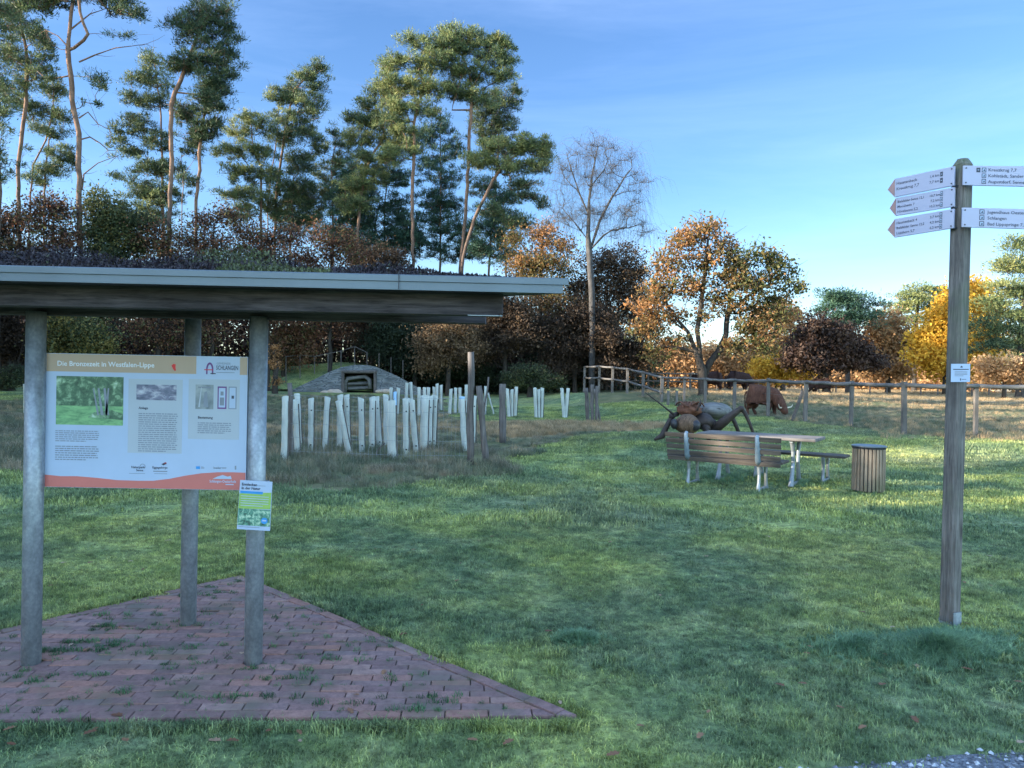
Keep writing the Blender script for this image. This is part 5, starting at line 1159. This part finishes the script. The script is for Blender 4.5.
tree('pine_tree', 'pale green pine behind the yellow tree, left of the signpost', 88, [[(914, 386), (915, 340), (918, 300)]],
     [(918, 292, 14, 6), (935, 290, 14, 6), (905, 300, 14, 7), (925, 304, 22, 8), (942, 298, 10, 8), (900, 312, 12, 7), (912, 320, 14, 8), (948, 312, 10, 12)], 'pine', M['needle'], M['pinebark'], r0=.28, ntgt=110, per=110, pad=1.1, lsize=(.34, .09), tone=(.75, .2))
tree('maple_tree', 'bright yellow tree glowing behind the signpost', 72, [[(946, 386), (947, 350), (950, 320)]],
     [(975, 290, 16, 11, 1, .35), (958, 302, 16, 10), (985, 308, 14, 12), (940, 318, 16, 10), (965, 325, 24, 14), (930, 335, 14, 12), (950, 345, 26, 14), (985, 340, 16, 14), (925, 358, 16, 14), (958, 368, 30, 12), (990, 362, 16, 12, 1, .7)], 'leaf', M['yellow'], M['oakbark'], r0=.3, ntgt=300, per=90, pad=1.1, lsize=(.30, .22), tone=(.5, .3), twigs=200)
tree('pine_tree', 'big sunlit pine closing the view at the right edge', 62, [[(1020, 386), (1021, 330), (1026, 280), (1028, 250)]],
     [(1016, 250, 12, 9, 1, .6), (1030, 244, 14, 8), (1006, 266, 12, 8, 1, .7), (1024, 270, 18, 10), (1000, 286, 14, 8, 1, .7), (1020, 292, 20, 10), (992, 306, 14, 9, 1, .55), (1014, 314, 22, 11), (986, 326, 14, 9, 1, .3), (1010, 336, 24, 12, 1, .4), (990, 346, 16, 9, 1, .2), (1030, 350, 20, 12), (1045, 290, 20, 30)], 'pine', M['needle'], M['pinebark'], r0=.32, ntgt=230, per=120, pad=.95, lsize=(.28, .07), tone=(.55, .28))
tree('beech_tree', 'orange leaved bush glowing low under the big right edge pine', 56, [[(1004, 386), (1004, 372)]],
     [(990, 370, 14, 8), (1010, 366, 18, 9), (1030, 372, 16, 9), (1002, 376, 22, 7)], 'leaf', M['orange'], M['oakbark'], r0=.12, ntgt=70, per=80, pad=.7, lsize=(.2, .14), tone=(.5, .3))
tree('hazel_bush', 'bright yellow bush behind the fence between oak and copper leaved tree', 66, [[(776, 386), (776, 374)]],
     [(762, 366, 12, 8), (780, 364, 16, 9), (794, 368, 12, 8), (772, 374, 22, 6), (806, 374, 10, 6)], 'leaf', M['yellow'], M['oakbark'], r0=.12, ntgt=90, per=80, pad=.8, lsize=(.25, .18), tone=(.5, .3))
tree('beech_tree', 'pale orange beech seen through the right side of the oak crown', 72, [[(782, 386), (783, 350), (784, 330)]],
     [(780, 312, 14, 9), (794, 322, 12, 10), (768, 326, 16, 12), (786, 340, 20, 12), (762, 348, 14, 12), (800, 346, 12, 12)], 'leaf', M['orange'], M['oakbark'], r0=.2, ntgt=130, per=75, pad=1.0, lsize=(.3, .2), tone=(.5, .3))
tree('beech_tree', 'rosy orange beech seen low through the left branches of the oak', 70, [[(726, 386), (727, 365), (727, 350)]],
     [(725, 352, 18, 10), (745, 358, 14, 10), (706, 360, 14, 10), (690, 366, 14, 9), (672, 362, 14, 9), (724, 370, 26, 8), (668, 350, 12, 9)], 'leaf', M['orange'], M['oakbark'], r0=.2, ntgt=130, per=75, pad=.95, lsize=(.28, .2), tone=(.4, .3))
# broadleaved trees at the wood's edge
def bush(label, d, x, blobs, mat, nt_=150, per=80, pad=.75, tone=(.45, .3), name='beech_tree', ls=(.19, .14), r0=.14, twigs=200):
    by = max(b[1] for b in blobs); per = int(per * (1.35 if mat is M['beech'] else 1.8)); ls = (ls[0] * .74, ls[1] * .72); twigs *= 2
    blobs = [(b[0] + random.uniform(-4, 4), b[1] + random.uniform(-3, 3), b[2] * random.uniform(.8, 1.15), b[3] * random.uniform(.75, 1.15)) + tuple(b[4:]) for b in blobs]
    tree(name, label, d, [[(x, min(by, 384)), (x + 2, min(b[1] for b in blobs) + 10)]], blobs, 'leaf', mat, M['oakbark'], r0=r0, ntgt=nt_, per=per, pad=pad, lsize=ls, tone=tone, twigs=twigs)
bush('brown leaved beech with thin sunlit top just right of the shelter roof end', 48, 540, [(510, 240, 12, 9, .7), (536, 238, 16, 12, 1, .75), (556, 246, 14, 12, 1, .7), (528, 258, 22, 12, 1, .5), (552, 268, 22, 12), (526, 284, 24, 14), (548, 300, 24, 16)], M['oakleaf'], 200, 45, twigs=500)
bush('olive brown beech wrapped around the lower birch trunk', 50, 606, [(600, 262, 20, 14, .7), (622, 258, 18, 14, .7), (636, 275, 16, 16), (608, 285, 26, 16), (585, 292, 20, 16), (630, 300, 22, 16), (604, 316, 26, 16), (640, 325, 18, 14)], M['brownleaf'], 260, 60, twigs=500)
bush('brown oak scrub filling the dark edge below the birch', 47, 575, [(575, 318, 26, 14), (555, 330, 22, 16), (600, 335, 24, 14), (622, 348, 24, 14), (580, 350, 24, 14), (560, 362, 20, 12), (645, 355, 18, 14), (612, 366, 22, 10)], M['brownleaf'], 280, 80, tone=(.3, .25))
bush('dark green bush low at the wood edge right of the tallest dark post', 50, 566, [(558, 350, 22, 14), (580, 362, 20, 12), (545, 368, 18, 10), (568, 376, 24, 8)], M['greenleaf'], 130, 90, name='hazel_bush', tone=(.06, .15))
bush('low green bramble bush behind the isolated triple of tree guards', 42, 530, [(515, 376, 14, 6), (535, 374, 16, 8), (552, 380, 16, 6), (525, 384, 22, 5)], M['greenleaf'], 90, 80, pad=.4, name='bramble_bush', tone=(.4, .25), ls=(.13, .09))
bush('brown beech under the shelter roof end, dense and shaded', 46, 505, [(490, 300, 22, 16), (512, 316, 20, 16), (482, 326, 22, 16), (505, 342, 22, 14), (478, 350, 20, 12), (528, 335, 18, 16)], M['brownleaf'], 230, 80, tone=(.35, .3))
bush('bush with tan tinted leaves left of the tallest dark post', 44, 448, [(444, 344, 20, 12, 1, .9), (458, 352, 16, 12, 1, .8), (435, 358, 16, 10), (450, 330, 18, 10)], M['brownleaf'], 130, 80, tone=(.8, .25))
bush('dark holly like bush behind the right part of the mound railing', 48, 415, [(410, 330, 26, 16), (392, 345, 22, 14), (425, 350, 20, 16), (405, 365, 22, 10), (465, 368, 26, 12), (436, 372, 18, 8)], M['greenleaf'], 240, 90, name='holly_bush', tone=(.08, .15))
bush('reddish beech rising between the two middle pine groups', 47, 330, [(318, 232, 16, 12), (340, 240, 16, 12), (330, 256, 22, 12), (352, 256, 18, 12), (312, 262, 18, 12), (334, 280, 26, 14), (350, 305, 24, 18), (322, 320, 24, 16)], M['beech'], 240, 36, tone=(.4, .5), twigs=500)
bush('brown beech directly behind the mound railing', 50, 372, [(366, 258, 18, 12), (388, 262, 18, 12), (376, 285, 24, 16), (360, 310, 22, 16), (384, 322, 24, 16), (368, 345, 24, 12)], M['brownleaf'], 230, 75, tone=(.3, .25))
bush('copper red beech on the grass bank left of the mound', 47, 283, [(272, 345, 16, 9), (290, 342, 18, 10), (305, 350, 16, 9), (278, 358, 18, 8), (298, 335, 18, 9)], M['beech'], 130, 80, pad=.6, tone=(.65, .25))
bush('rusty beech under the leaning pine of the middle clump', 45, 268, [(246, 230, 18, 12), (270, 238, 20, 12), (292, 236, 18, 14), (256, 256, 22, 12), (284, 262, 24, 14), (300, 285, 22, 18), (262, 290, 26, 18), (278, 315, 26, 16)], M['beech'], 270, 36, tone=(.35, .5), twigs=500)
bush('red brown beech under the lofty dark pine', 44, 212, [(200, 222, 18, 10), (222, 216, 14, 10), (190, 240, 22, 12), (214, 244, 22, 12), (232, 256, 18, 14), (205, 268, 26, 14), (222, 298, 26, 18), (195, 310, 24, 18), (212, 335, 26, 14)], M['beech'], 280, 36, tone=(.35, .5), twigs=500)
bush('green and yellow hazel between the tall sparse pine and the broad layered pine', 43, 116, [(104, 208, 14, 12, 1, .5), (120, 220, 18, 14), (98, 232, 16, 14), (132, 242, 18, 14), (110, 252, 20, 14), (142, 226, 12, 10, 1, .3), (120, 280, 24, 16), (100, 305, 24, 16)], M['greenleaf'], 270, 60, name='hazel_bush', tone=(.5, .3), twigs=400)
bush('rusty brown beech low behind the roof below the broad layered pine', 43, 158, [(146, 238, 14, 9), (164, 232, 16, 9), (158, 250, 22, 12), (172, 262, 20, 12), (150, 275, 22, 14), (166, 300, 24, 16), (148, 330, 26, 14), (176, 340, 22, 12)], M['beech'], 230, 36, tone=(.45, .5), twigs=400)
bush('deep red brown beech between the two left edge pines and the tall sparse pine', 41, 52, [(44, 204, 18, 10), (62, 210, 14, 12), (32, 222, 18, 12), (54, 230, 20, 12), (70, 244, 12, 12), (24, 246, 20, 12), (48, 255, 24, 12), (36, 285, 26, 18), (62, 305, 24, 18)], M['beech'], 280, 36, tone=(.4, .5), twigs=500)
bush('yellow brown hazel seen between left steel post and board top', 40, 76, [(66, 326, 16, 12, 1, .8), (86, 332, 16, 12, 1, .6), (60, 345, 18, 10), (96, 345, 16, 12)], M['greenleaf'], 120, 55, name='hazel_bush', tone=(.8, .3))
bush('dark brown beech at the left edge seen under the roof', 42, 8, [(2, 222, 14, 14, .7), (-8, 250, 20, 16), (4, 330, 24, 18), (-14, 300, 26, 20), (16, 352, 20, 14), (4, 375, 24, 10)], M['brownleaf'], 230, 75, tone=(.25, .25))
bush('dull green young tree left of the left steel post', 36, 10, [(8, 380, 12, 8), (18, 372, 8, 8), (0, 388, 14, 7)], M['greenleaf'], 60, 60, pad=.4, name='hazel_bush', tone=(.35, .25), ls=(.12, .08))
bush('small orange leaved beech peeping out right beside the right front steel post', 40, 275, [(272, 352, 4, 6, 1, .9), (273, 366, 4, 7, 1, .9), (276, 380, 4, 5, 1, .8)], M['oakleaf'], 26, 24, pad=.25, tone=(.95, .1), ls=(.12, .09), twigs=40)
# ------------------------------------------------------------------ depth of the wood: undergrowth and stems one cannot tell apart
def leafmass(name, boxes, mat, L, Wd, tone=(.35, .25)):
    C, va = [], []
    for (x0, x1, y0, y1, z0, z1, n) in boxes:
        nc = max(3, n // 110); c = np.stack([rng.uniform(x0, x1, nc), rng.uniform(y0, y1, nc), z0 + (z1 - z0) * rng.random(nc)], 1)
        i = rng.integers(0, nc, n); C.append(c[i] + rng.normal(0, 1, (n, 3)) * [.8, .8, .6]); va.append(np.clip(rng.normal(tone[0], tone[1] * .7, nc)[i] + rng.normal(0, .12, n), 0, 1))
    C = np.concatenate(C); C[:, 2] = np.maximum(C[:, 2], H(C[:, 0], C[:, 1]) + .02)
    V, Fc = leaf_quads(C, L, Wd); return tag(mesh_obj(name, V, Fc, mat, smooth=False, attrs={'var': ('FACE', np.concatenate(va))}), kind='stuff')
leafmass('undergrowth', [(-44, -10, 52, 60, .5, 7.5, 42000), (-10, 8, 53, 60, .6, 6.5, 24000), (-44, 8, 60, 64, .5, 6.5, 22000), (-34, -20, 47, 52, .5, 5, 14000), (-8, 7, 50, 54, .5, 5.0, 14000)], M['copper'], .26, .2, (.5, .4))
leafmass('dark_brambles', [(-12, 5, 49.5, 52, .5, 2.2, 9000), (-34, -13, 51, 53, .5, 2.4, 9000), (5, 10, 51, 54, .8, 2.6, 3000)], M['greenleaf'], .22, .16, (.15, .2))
V_, F_ = [], []
paths, rads = [], []
for i in range(70):
    x = rng.uniform(-44, 7); y = rng.uniform(52, 66); h_ = rng.uniform(5, 8); z = h1(x, y); dx = rng.normal(0, .5)
    paths.append(np.array([(x, y, z - .1), (x + dx * .4, y, z + h_ * .5), (x + dx, y, z + h_)])); r_ = rng.uniform(.06, .15); rads.append(np.array([r_ * 1.2, r_, r_ * .5]))
V_, F_ = tubes_mesh(paths, rads, 6); tag(mesh_obj('woodland', V_, F_, M['oakbark']), kind='stuff')
leafmass('heath_scrub', [(18, 62, 96, 104, 1, 3.6, 26000), (50, 110, 84, 96, 1, 5.5, 22000), (10, 22, 76, 84, 1, 4.5, 9000)], M['orange'], .42, .32, (.4, .4))
leafmass('distant_treeline', [(60, 140, 105, 120, 2, 9, 16000), (8, 60, 112, 120, 1, 4.2, 14000)], M['brownleaf'], .6, .45, (.6, .3))
# the wood that stands on the left of the clearing, outside the view, and shades it from the low sun
C, va = [], []
wr = np.random.default_rng(11); trunks_p, trunks_r = [], []
for row in range(4):
    for i in range(20):
        y = -34 + i * 3.9 + wr.uniform(-1, 1); x = -25 - row * 4.2 - max(0, (y - 22)) * .72 + wr.uniform(-1, 1)
        if x > -.74 * y - 6: x = -.74 * y - 6 - row * 2
        hh = 13.2 + wr.uniform(-.9, .9)
        yy = y + 1.28 * row
        if abs(yy - .6) < 1.9 or abs(yy - 5.9) < 1.9: hh = 8.3 + row * 1.0
        zb_ = h1(x, y); trunks_p.append(np.array([(x, y, zb_ - .1), (x, y, zb_ + hh * .9)])); trunks_r.append(np.array([.2, .08]))
        n = 520; v = wr.normal(size=(n, 3)); v /= np.linalg.norm(v, axis=1)[:, None]; v *= wr.random((n, 1)) ** (1 / 2.6)
        C.append(np.array([x, y, zb_ + hh * .52]) + v * [2.9, 2.9, hh * .47]); va.append(np.clip(wr.normal(.35, .2, n), 0, 1))
C = np.concatenate(C); V, Fc = leaf_quads(C, 1.0, .8); tag(mesh_obj('neighbouring_woodland_foliage', V, Fc, M['greenleaf'], smooth=False, attrs={'var': ('FACE', np.concatenate(va))}), kind='stuff')
V, Fc = tubes_mesh(trunks_p, trunks_r, 6); tag(mesh_obj('neighbouring_woodland', V, Fc, M['oakbark']), kind='stuff')
# ------------------------------------------------------------------ grass
M['weed'] = grassmat('weed_blades', lambda nt: ramp(nt, noise(nt, wpos(nt), 4, 3), [(.3, (.04, .11, .05)), (.7, (.10, .20, .09))]))
PROTO = bpy.data.collections.new('grass_tufts')
def tuft(name, mat, n, rad, h0, h1_, wd, lean, seed):
    r = np.random.default_rng(seed); V, Fc = [], []
    for i in range(n):
        a = r.uniform(0, 6.283); d = rad * math.sqrt(r.random()); x, y = d * math.cos(a), d * math.sin(a); h = r.uniform(h0, h1_); w2 = wd * r.uniform(.6, 1.2) / 2
        b = r.uniform(0, 6.283); lx, ly = math.cos(b), math.sin(b); L = lean * h * r.uniform(.2, 1.3); px_, py_ = -ly * w2, lx * w2; k = len(V)
        V += [(x - px_, y - py_, -.004), (x + px_, y + py_, -.004), (x + lx * L * .35 + px_ * .8, y + ly * L * .35 + py_ * .8, h * .6), (x + lx * L * .35 - px_ * .8, y + ly * L * .35 - py_ * .8, h * .6), (x + lx * L, y + ly * L, h * (1 - .25 * min(1, lean) * r.random()))]
        Fc += [(k, k+1, k+2, k+3), (k+3, k+2, k+4)]
    o = mesh_obj(name, V, Fc, mat, smooth=False, link=False); PROTO.objects.link(o); return o
def protos(prefix, mat, cnt, *a):
    c = bpy.data.collections.new(prefix); 
    for i in range(cnt): o = tuft(prefix, mat, *a, seed=100 + i); PROTO.objects.unlink(o); c.objects.link(o)
    return c
c_lawn = protos('lawn_tuft', M['lawn'], 4, 46, .085, .008, .024, .0042, 1.2)
c_lawn2 = protos('lawn_tuft_long', M['lawn'], 3, 30, .055, .022, .055, .006, 1.0)
c_lawnf = protos('lawn_tuft_wide', M['lawn'], 3, 60, .22, .02, .05, .010, .9)
c_lush = protos('lush_tuft', M['lush'], 4, 22, .06, .09, .19, .008, 1.15)
c_rough = protos('rough_tuft', M['rough'], 4, 60, .16, .08, .26, .007, .9)
c_straw = protos('straw_tuft', M['straw'], 4, 50, .15, .08, .24, .008, .9)
c_weed = protos('joint_weed', M['weed'], 3, 22, .03, .012, .036, .004, 1.2)
def scatter(name, coll, pts, scl, sclz=None, seed=0):
    n = len(pts); me = bpy.data.meshes.new(name); me.vertices.add(n); me.vertices.foreach_set('co', pts.astype(np.float32).ravel())
    s = np.stack([scl, scl, scl if sclz is None else sclz], 1); a = me.attributes.new('scl', 'FLOAT_VECTOR', 'POINT'); a.data.foreach_set('vector', s.astype(np.float32).ravel())
    o = bpy.data.objects.new(name, me); COL.objects.link(o)
    ng = bpy.data.node_groups.new(name, 'GeometryNodeTree'); ng.interface.new_socket('Geometry', in_out='INPUT', socket_type='NodeSocketGeometry'); ng.interface.new_socket('Geometry', in_out='OUTPUT', socket_type='NodeSocketGeometry')
    gi, go = ng.nodes.new('NodeGroupInput'), ng.nodes.new('NodeGroupOutput'); ip = ng.nodes.new('GeometryNodeInstanceOnPoints'); ci = ng.nodes.new('GeometryNodeCollectionInfo')
    ci.inputs[0].default_value = coll; ci.inputs[1].default_value = True; ci.inputs[2].default_value = True
    rv = ng.nodes.new('FunctionNodeRandomValue'); rv.data_type = 'FLOAT_VECTOR'; rv.inputs[0].default_value = (-.12, -.12, 0); rv.inputs[1].default_value = (.12, .12, 6.283); rv.inputs['Seed'].default_value = seed
    na = ng.nodes.new('GeometryNodeInputNamedAttribute'); na.data_type = 'FLOAT_VECTOR'; na.inputs[0].default_value = 'scl'
    ip.inputs['Pick Instance'].default_value = True
    ng.links.new(gi.outputs[0], ip.inputs['Points']); ng.links.new(ci.outputs[0], ip.inputs['Instance']); ng.links.new(rv.outputs[0], ip.inputs['Rotation']); ng.links.new(na.outputs[0], ip.inputs['Scale']); ng.links.new(ip.outputs[0], go.inputs[0])
    m_ = o.modifiers.new('scatter', 'NODES'); m_.node_group = ng
    return tag(o, kind='stuff')
def field(n, y0, y1, margin=1.1, seed=0):
    r = np.random.default_rng(seed); y = np.sqrt(r.uniform(y0 ** 2, y1 ** 2, n)); x = (r.uniform(-1, 1, n)) * (y * .70 + margin); return x, y
def offpave(x, y, m_=0.0):
    ins = np.ones(len(x), bool); p = np.stack([x, y], 1)
    for a, n_ in ((pA, nR), (pA, nL), (pC, uy)): ins &= ((p - a) @ n_) > m_
    return ~ins
def gravelmask(x, y): return inpoly(x, y + .05 * np.sin(x * 9) + .04 * np.sin(x * 23 + y * 31), gp)
def put(x, y, dz=0): return np.stack([x, y, H(x, y) + dz], 1)
x, y = field(13500, 2.75, 8.0, .6, 1); e, s_, p_ = zones(x, y); k = offpave(x, y, .02) & ~e & ~(gravelmask(x, y) & (rng.random(len(x)) < .85)); x, y = x[k], y[k]
hn = np.sin(x * 1.9 + np.sin(y * 1.3) * 2) * np.sin(y * 2.1 + x * .6)
sc0 = rng.uniform(.75, 1.25, len(x)); scatter('lawn_grass', c_lawn, put(x, y), sc0, sc0 * np.clip(1 + .5 * hn, .45, 1.6), 1)
x, y = field(6500, 2.75, 12.0, .6, 2); e, s_, p_ = zones(x, y); hn = np.sin(x * 1.1 + np.sin(y * .9) * 2) * np.sin(y * 1.3 + x * .8) + rng.normal(0, .35, len(x)); k = offpave(x, y, .0) & ~e & (hn > .45) & ~gravelmask(x, y); x, y = x[k], y[k]
sc0 = rng.uniform(.7, 1.3, len(x)); scatter('taller_lawn_grass', c_lawn2, put(x, y), sc0, None, 2)
x, y = field(26000, 8.0, 34.0, 1.5, 3); e, s_, p_ = zones(x, y); k = ~e & ~p_ ; x, y = x[k], y[k]
hn = np.sin(x * 1.3 + np.sin(y * 1.1) * 2) * np.sin(y * 1.6 + x * .5); sc0 = rng.uniform(.8, 1.3, len(x)); scatter('meadow_grass', c_lawnf, put(x, y), sc0, sc0 * np.clip(1 + .55 * hn, .4, 1.7), 3)
# edges of the paving
r = np.random.default_rng(5); ex, ey = [], []
for a, b, n_ in ((pA, pB, nR), (pA, pC, nL), (pC, pB, uy)):
    m_ = int(np.linalg.norm(b - a) * 60); t = r.random(m_)[:, None]; q = a + (b - a) * t + n_ * r.normal(-.045 if n_ is not uy else -.085, .018, m_)[:, None]; ex.append(q[:, 0]); ey.append(q[:, 1])
ex, ey = np.concatenate(ex), np.concatenate(ey); scatter('paving_edge_grass', c_lawn2, put(ex, ey, .004), r.uniform(.5, 1.0, len(ex)), None, 4)
# weeds in the joints, in patches
wx, wy = [], []
cl = [flat(*p) for p in ((100, 630), (115, 627), (140, 632), (162, 629), (85, 645), (108, 651), (92, 655), (120, 648), (65, 659), (130, 659), (60, 655), (28, 680), (85, 678), (190, 668), (192, 672), (165, 684), (205, 628), (253, 665), (230, 657), (200, 647), (175, 652), (138, 695), (215, 700), (245, 672), (285, 650), (298, 642), (220, 595), (300, 612), (330, 660), (275, 630), (360, 690), (410, 700), (150, 616), (78, 618), (238, 700), (120, 696), (40, 655), (10, 715), (200, 598), (420, 712), (335, 705), (280, 683), (300, 670))]
for c in cl:
    m_ = r.integers(3, 12)
    for _ in range(m_):
        q = c + np.array([r.normal(0, .085), 0]); kk = np.dot(q - pC, uy); kk = round(kk / .07) * .07 + r.normal(0, .006); q = pC + ux * np.dot(q - pC, ux) + uy * kk
        wx.append(q[0]); wy.append(q[1])
for _ in range(500):
    q = pA + (pC - pA) * r.random(); q = q + (pB - pA) * r.random()
    kk = round(np.dot(q - pC, uy) / .07) * .07; q = pC + ux * np.dot(q - pC, ux) + uy * kk; wx.append(q[0]); wy.append(q[1])
wx, wy = np.array(wx), np.array(wy); k = ~offpave(wx, wy, .03); wx, wy = wx[k], wy[k]
scatter('joint_weeds', c_weed, np.stack([wx, wy, np.full(len(wx), .012)], 1), r.uniform(.3, 1.15, len(wx)), None, 5)
# long lush grass round the signpost and two tufts in the lawn
def lush(cx_, cy_, rx, ry, n, s0, s1):
    ang = r.uniform(0, 6.283, n); rr = np.minimum(np.abs(r.normal(0, .55, n)), 1.5); q = [flat(cx_ + rx * a * math.cos(b), cy_ + ry * a * math.sin(b)) for a, b in zip(rr, ang)]; q = np.array(q); fall = np.clip(1 - rr, 0, 1)
    return put(q[:, 0], q[:, 1]), (s0 + (s1 - s0) * fall) * r.uniform(.75, 1.2, n)
a1, b1 = lush(942, 652, 95, 22, 1500, .2, .62); a2, b2_ = lush(860, 648, 90, 20, 320, .18, .45); a3, b3 = lush(578, 640, 34, 9, 150, .2, .42); a4, b4 = lush(720, 478, 70, 9, 260, .3, .7); a5, b5 = lush(872, 492, 22, 5, 60, .25, .6); a6, b6 = lush(800, 484, 40, 6, 90, .25, .6)
scatter('long_grass', c_lush, np.concatenate([a1, a2, a3, a4, a5, a6]), np.concatenate([b1, b2_, b3, b4, b5, b6]), None, 6)
# rough grass, pasture, straw belt
x, y = field(36000, 8.5, 40.0, 2, 7); e, s_, p_ = zones(x, y); hn = np.sin(x * 1.7 + np.sin(y * 1.3) * 2) * np.sin(y * 1.9 + x * .5)
k = e & ~s_ | p_; k &= ~(p_ & (rng.random(len(x)) < .25)); sc0 = rng.uniform(.5, 1.1, len(x)) * np.where(y > 20, .75, 1.0) * np.where(p_, .75, .85)
inner = e & (x > -4) & (y > 16) & (y < 36); scz = sc0 * np.clip(1 + .5 * hn, .4, 1.8) * np.where(inner, .5, 1)
scatter('rough_grass', c_rough, put(x[k], y[k]), sc0[k], scz[k], 7)
x, y = field(30000, 12, 32, 2, 8); e, s_, p_ = zones(x, y); bare_ = inpoly(*warp(x, y, .3), Z_BARE); k = s_ | (bare_ & (rng.random(len(x)) < .12)) | (e & (rng.random(len(x)) < .035)) | (p_ & (rng.random(len(x)) < .03))
sc0 = rng.uniform(.6, 1.2, len(x)) * .8; scatter('straw_grass', c_straw, put(x[k], y[k]), sc0[k], None, 8)
x = rng.uniform(8, 70, 9000); y = rng.uniform(34, 100, 9000); k = x > .13 * y; scatter('dry_pasture', c_straw, put(x[k], y[k]), rng.uniform(1.0, 2.2, int(k.sum())), rng.uniform(.6, 1.2, int(k.sum())), 9)
# fallen leaves
lp = [flat(*p) for p in ((857, 640), (917, 670), (862, 618), (840, 712), (882, 688), (457, 583), (1018, 688), (10, 733), (90, 737), (215, 745), (269, 735), (190, 518), (560, 706), (640, 730), (300, 745), (520, 520), (740, 560), (420, 500), (660, 600), (990, 560), (610, 545), (350, 560), (780, 690), (700, 740))] + [flat(random.uniform(0, 1024), random.uniform(500, 765)) for _ in range(60)]
V, Fc, va = [], [], []
outl = [(-1, 0), (-.7, .35), (-.45, .25), (-.2, .55), (.1, .35), (.4, .5), (.6, .2), (1, 0), (.6, -.2), (.4, -.5), (.1, -.35), (-.2, -.55), (-.45, -.25), (-.7, -.35)]
for (x, y) in lp:
    a = random.uniform(0, 6.28); s = random.uniform(.016, .036); b = len(V); z = h1(x, y) + .022
    for (u, v) in outl: V.append((x + s * (u * math.cos(a) - v * math.sin(a)), y + s * (u * math.sin(a) + v * math.cos(a)), z + .4 * s * v * v + .3 * s * u * random.uniform(0, .6)))
    Fc.append(tuple(range(b, b + 14))); va.append(random.random())
lv = leafmat('fallen_leaf', [(0, (.16, .07, .04)), (.7, (.30, .16, .09)), (1, (.45, .34, .25))], .2)
tag(mesh_obj('fallen_leaves', V, Fc, lv, smooth=False, attrs={'var': ('FACE', va)}), kind='stuff')
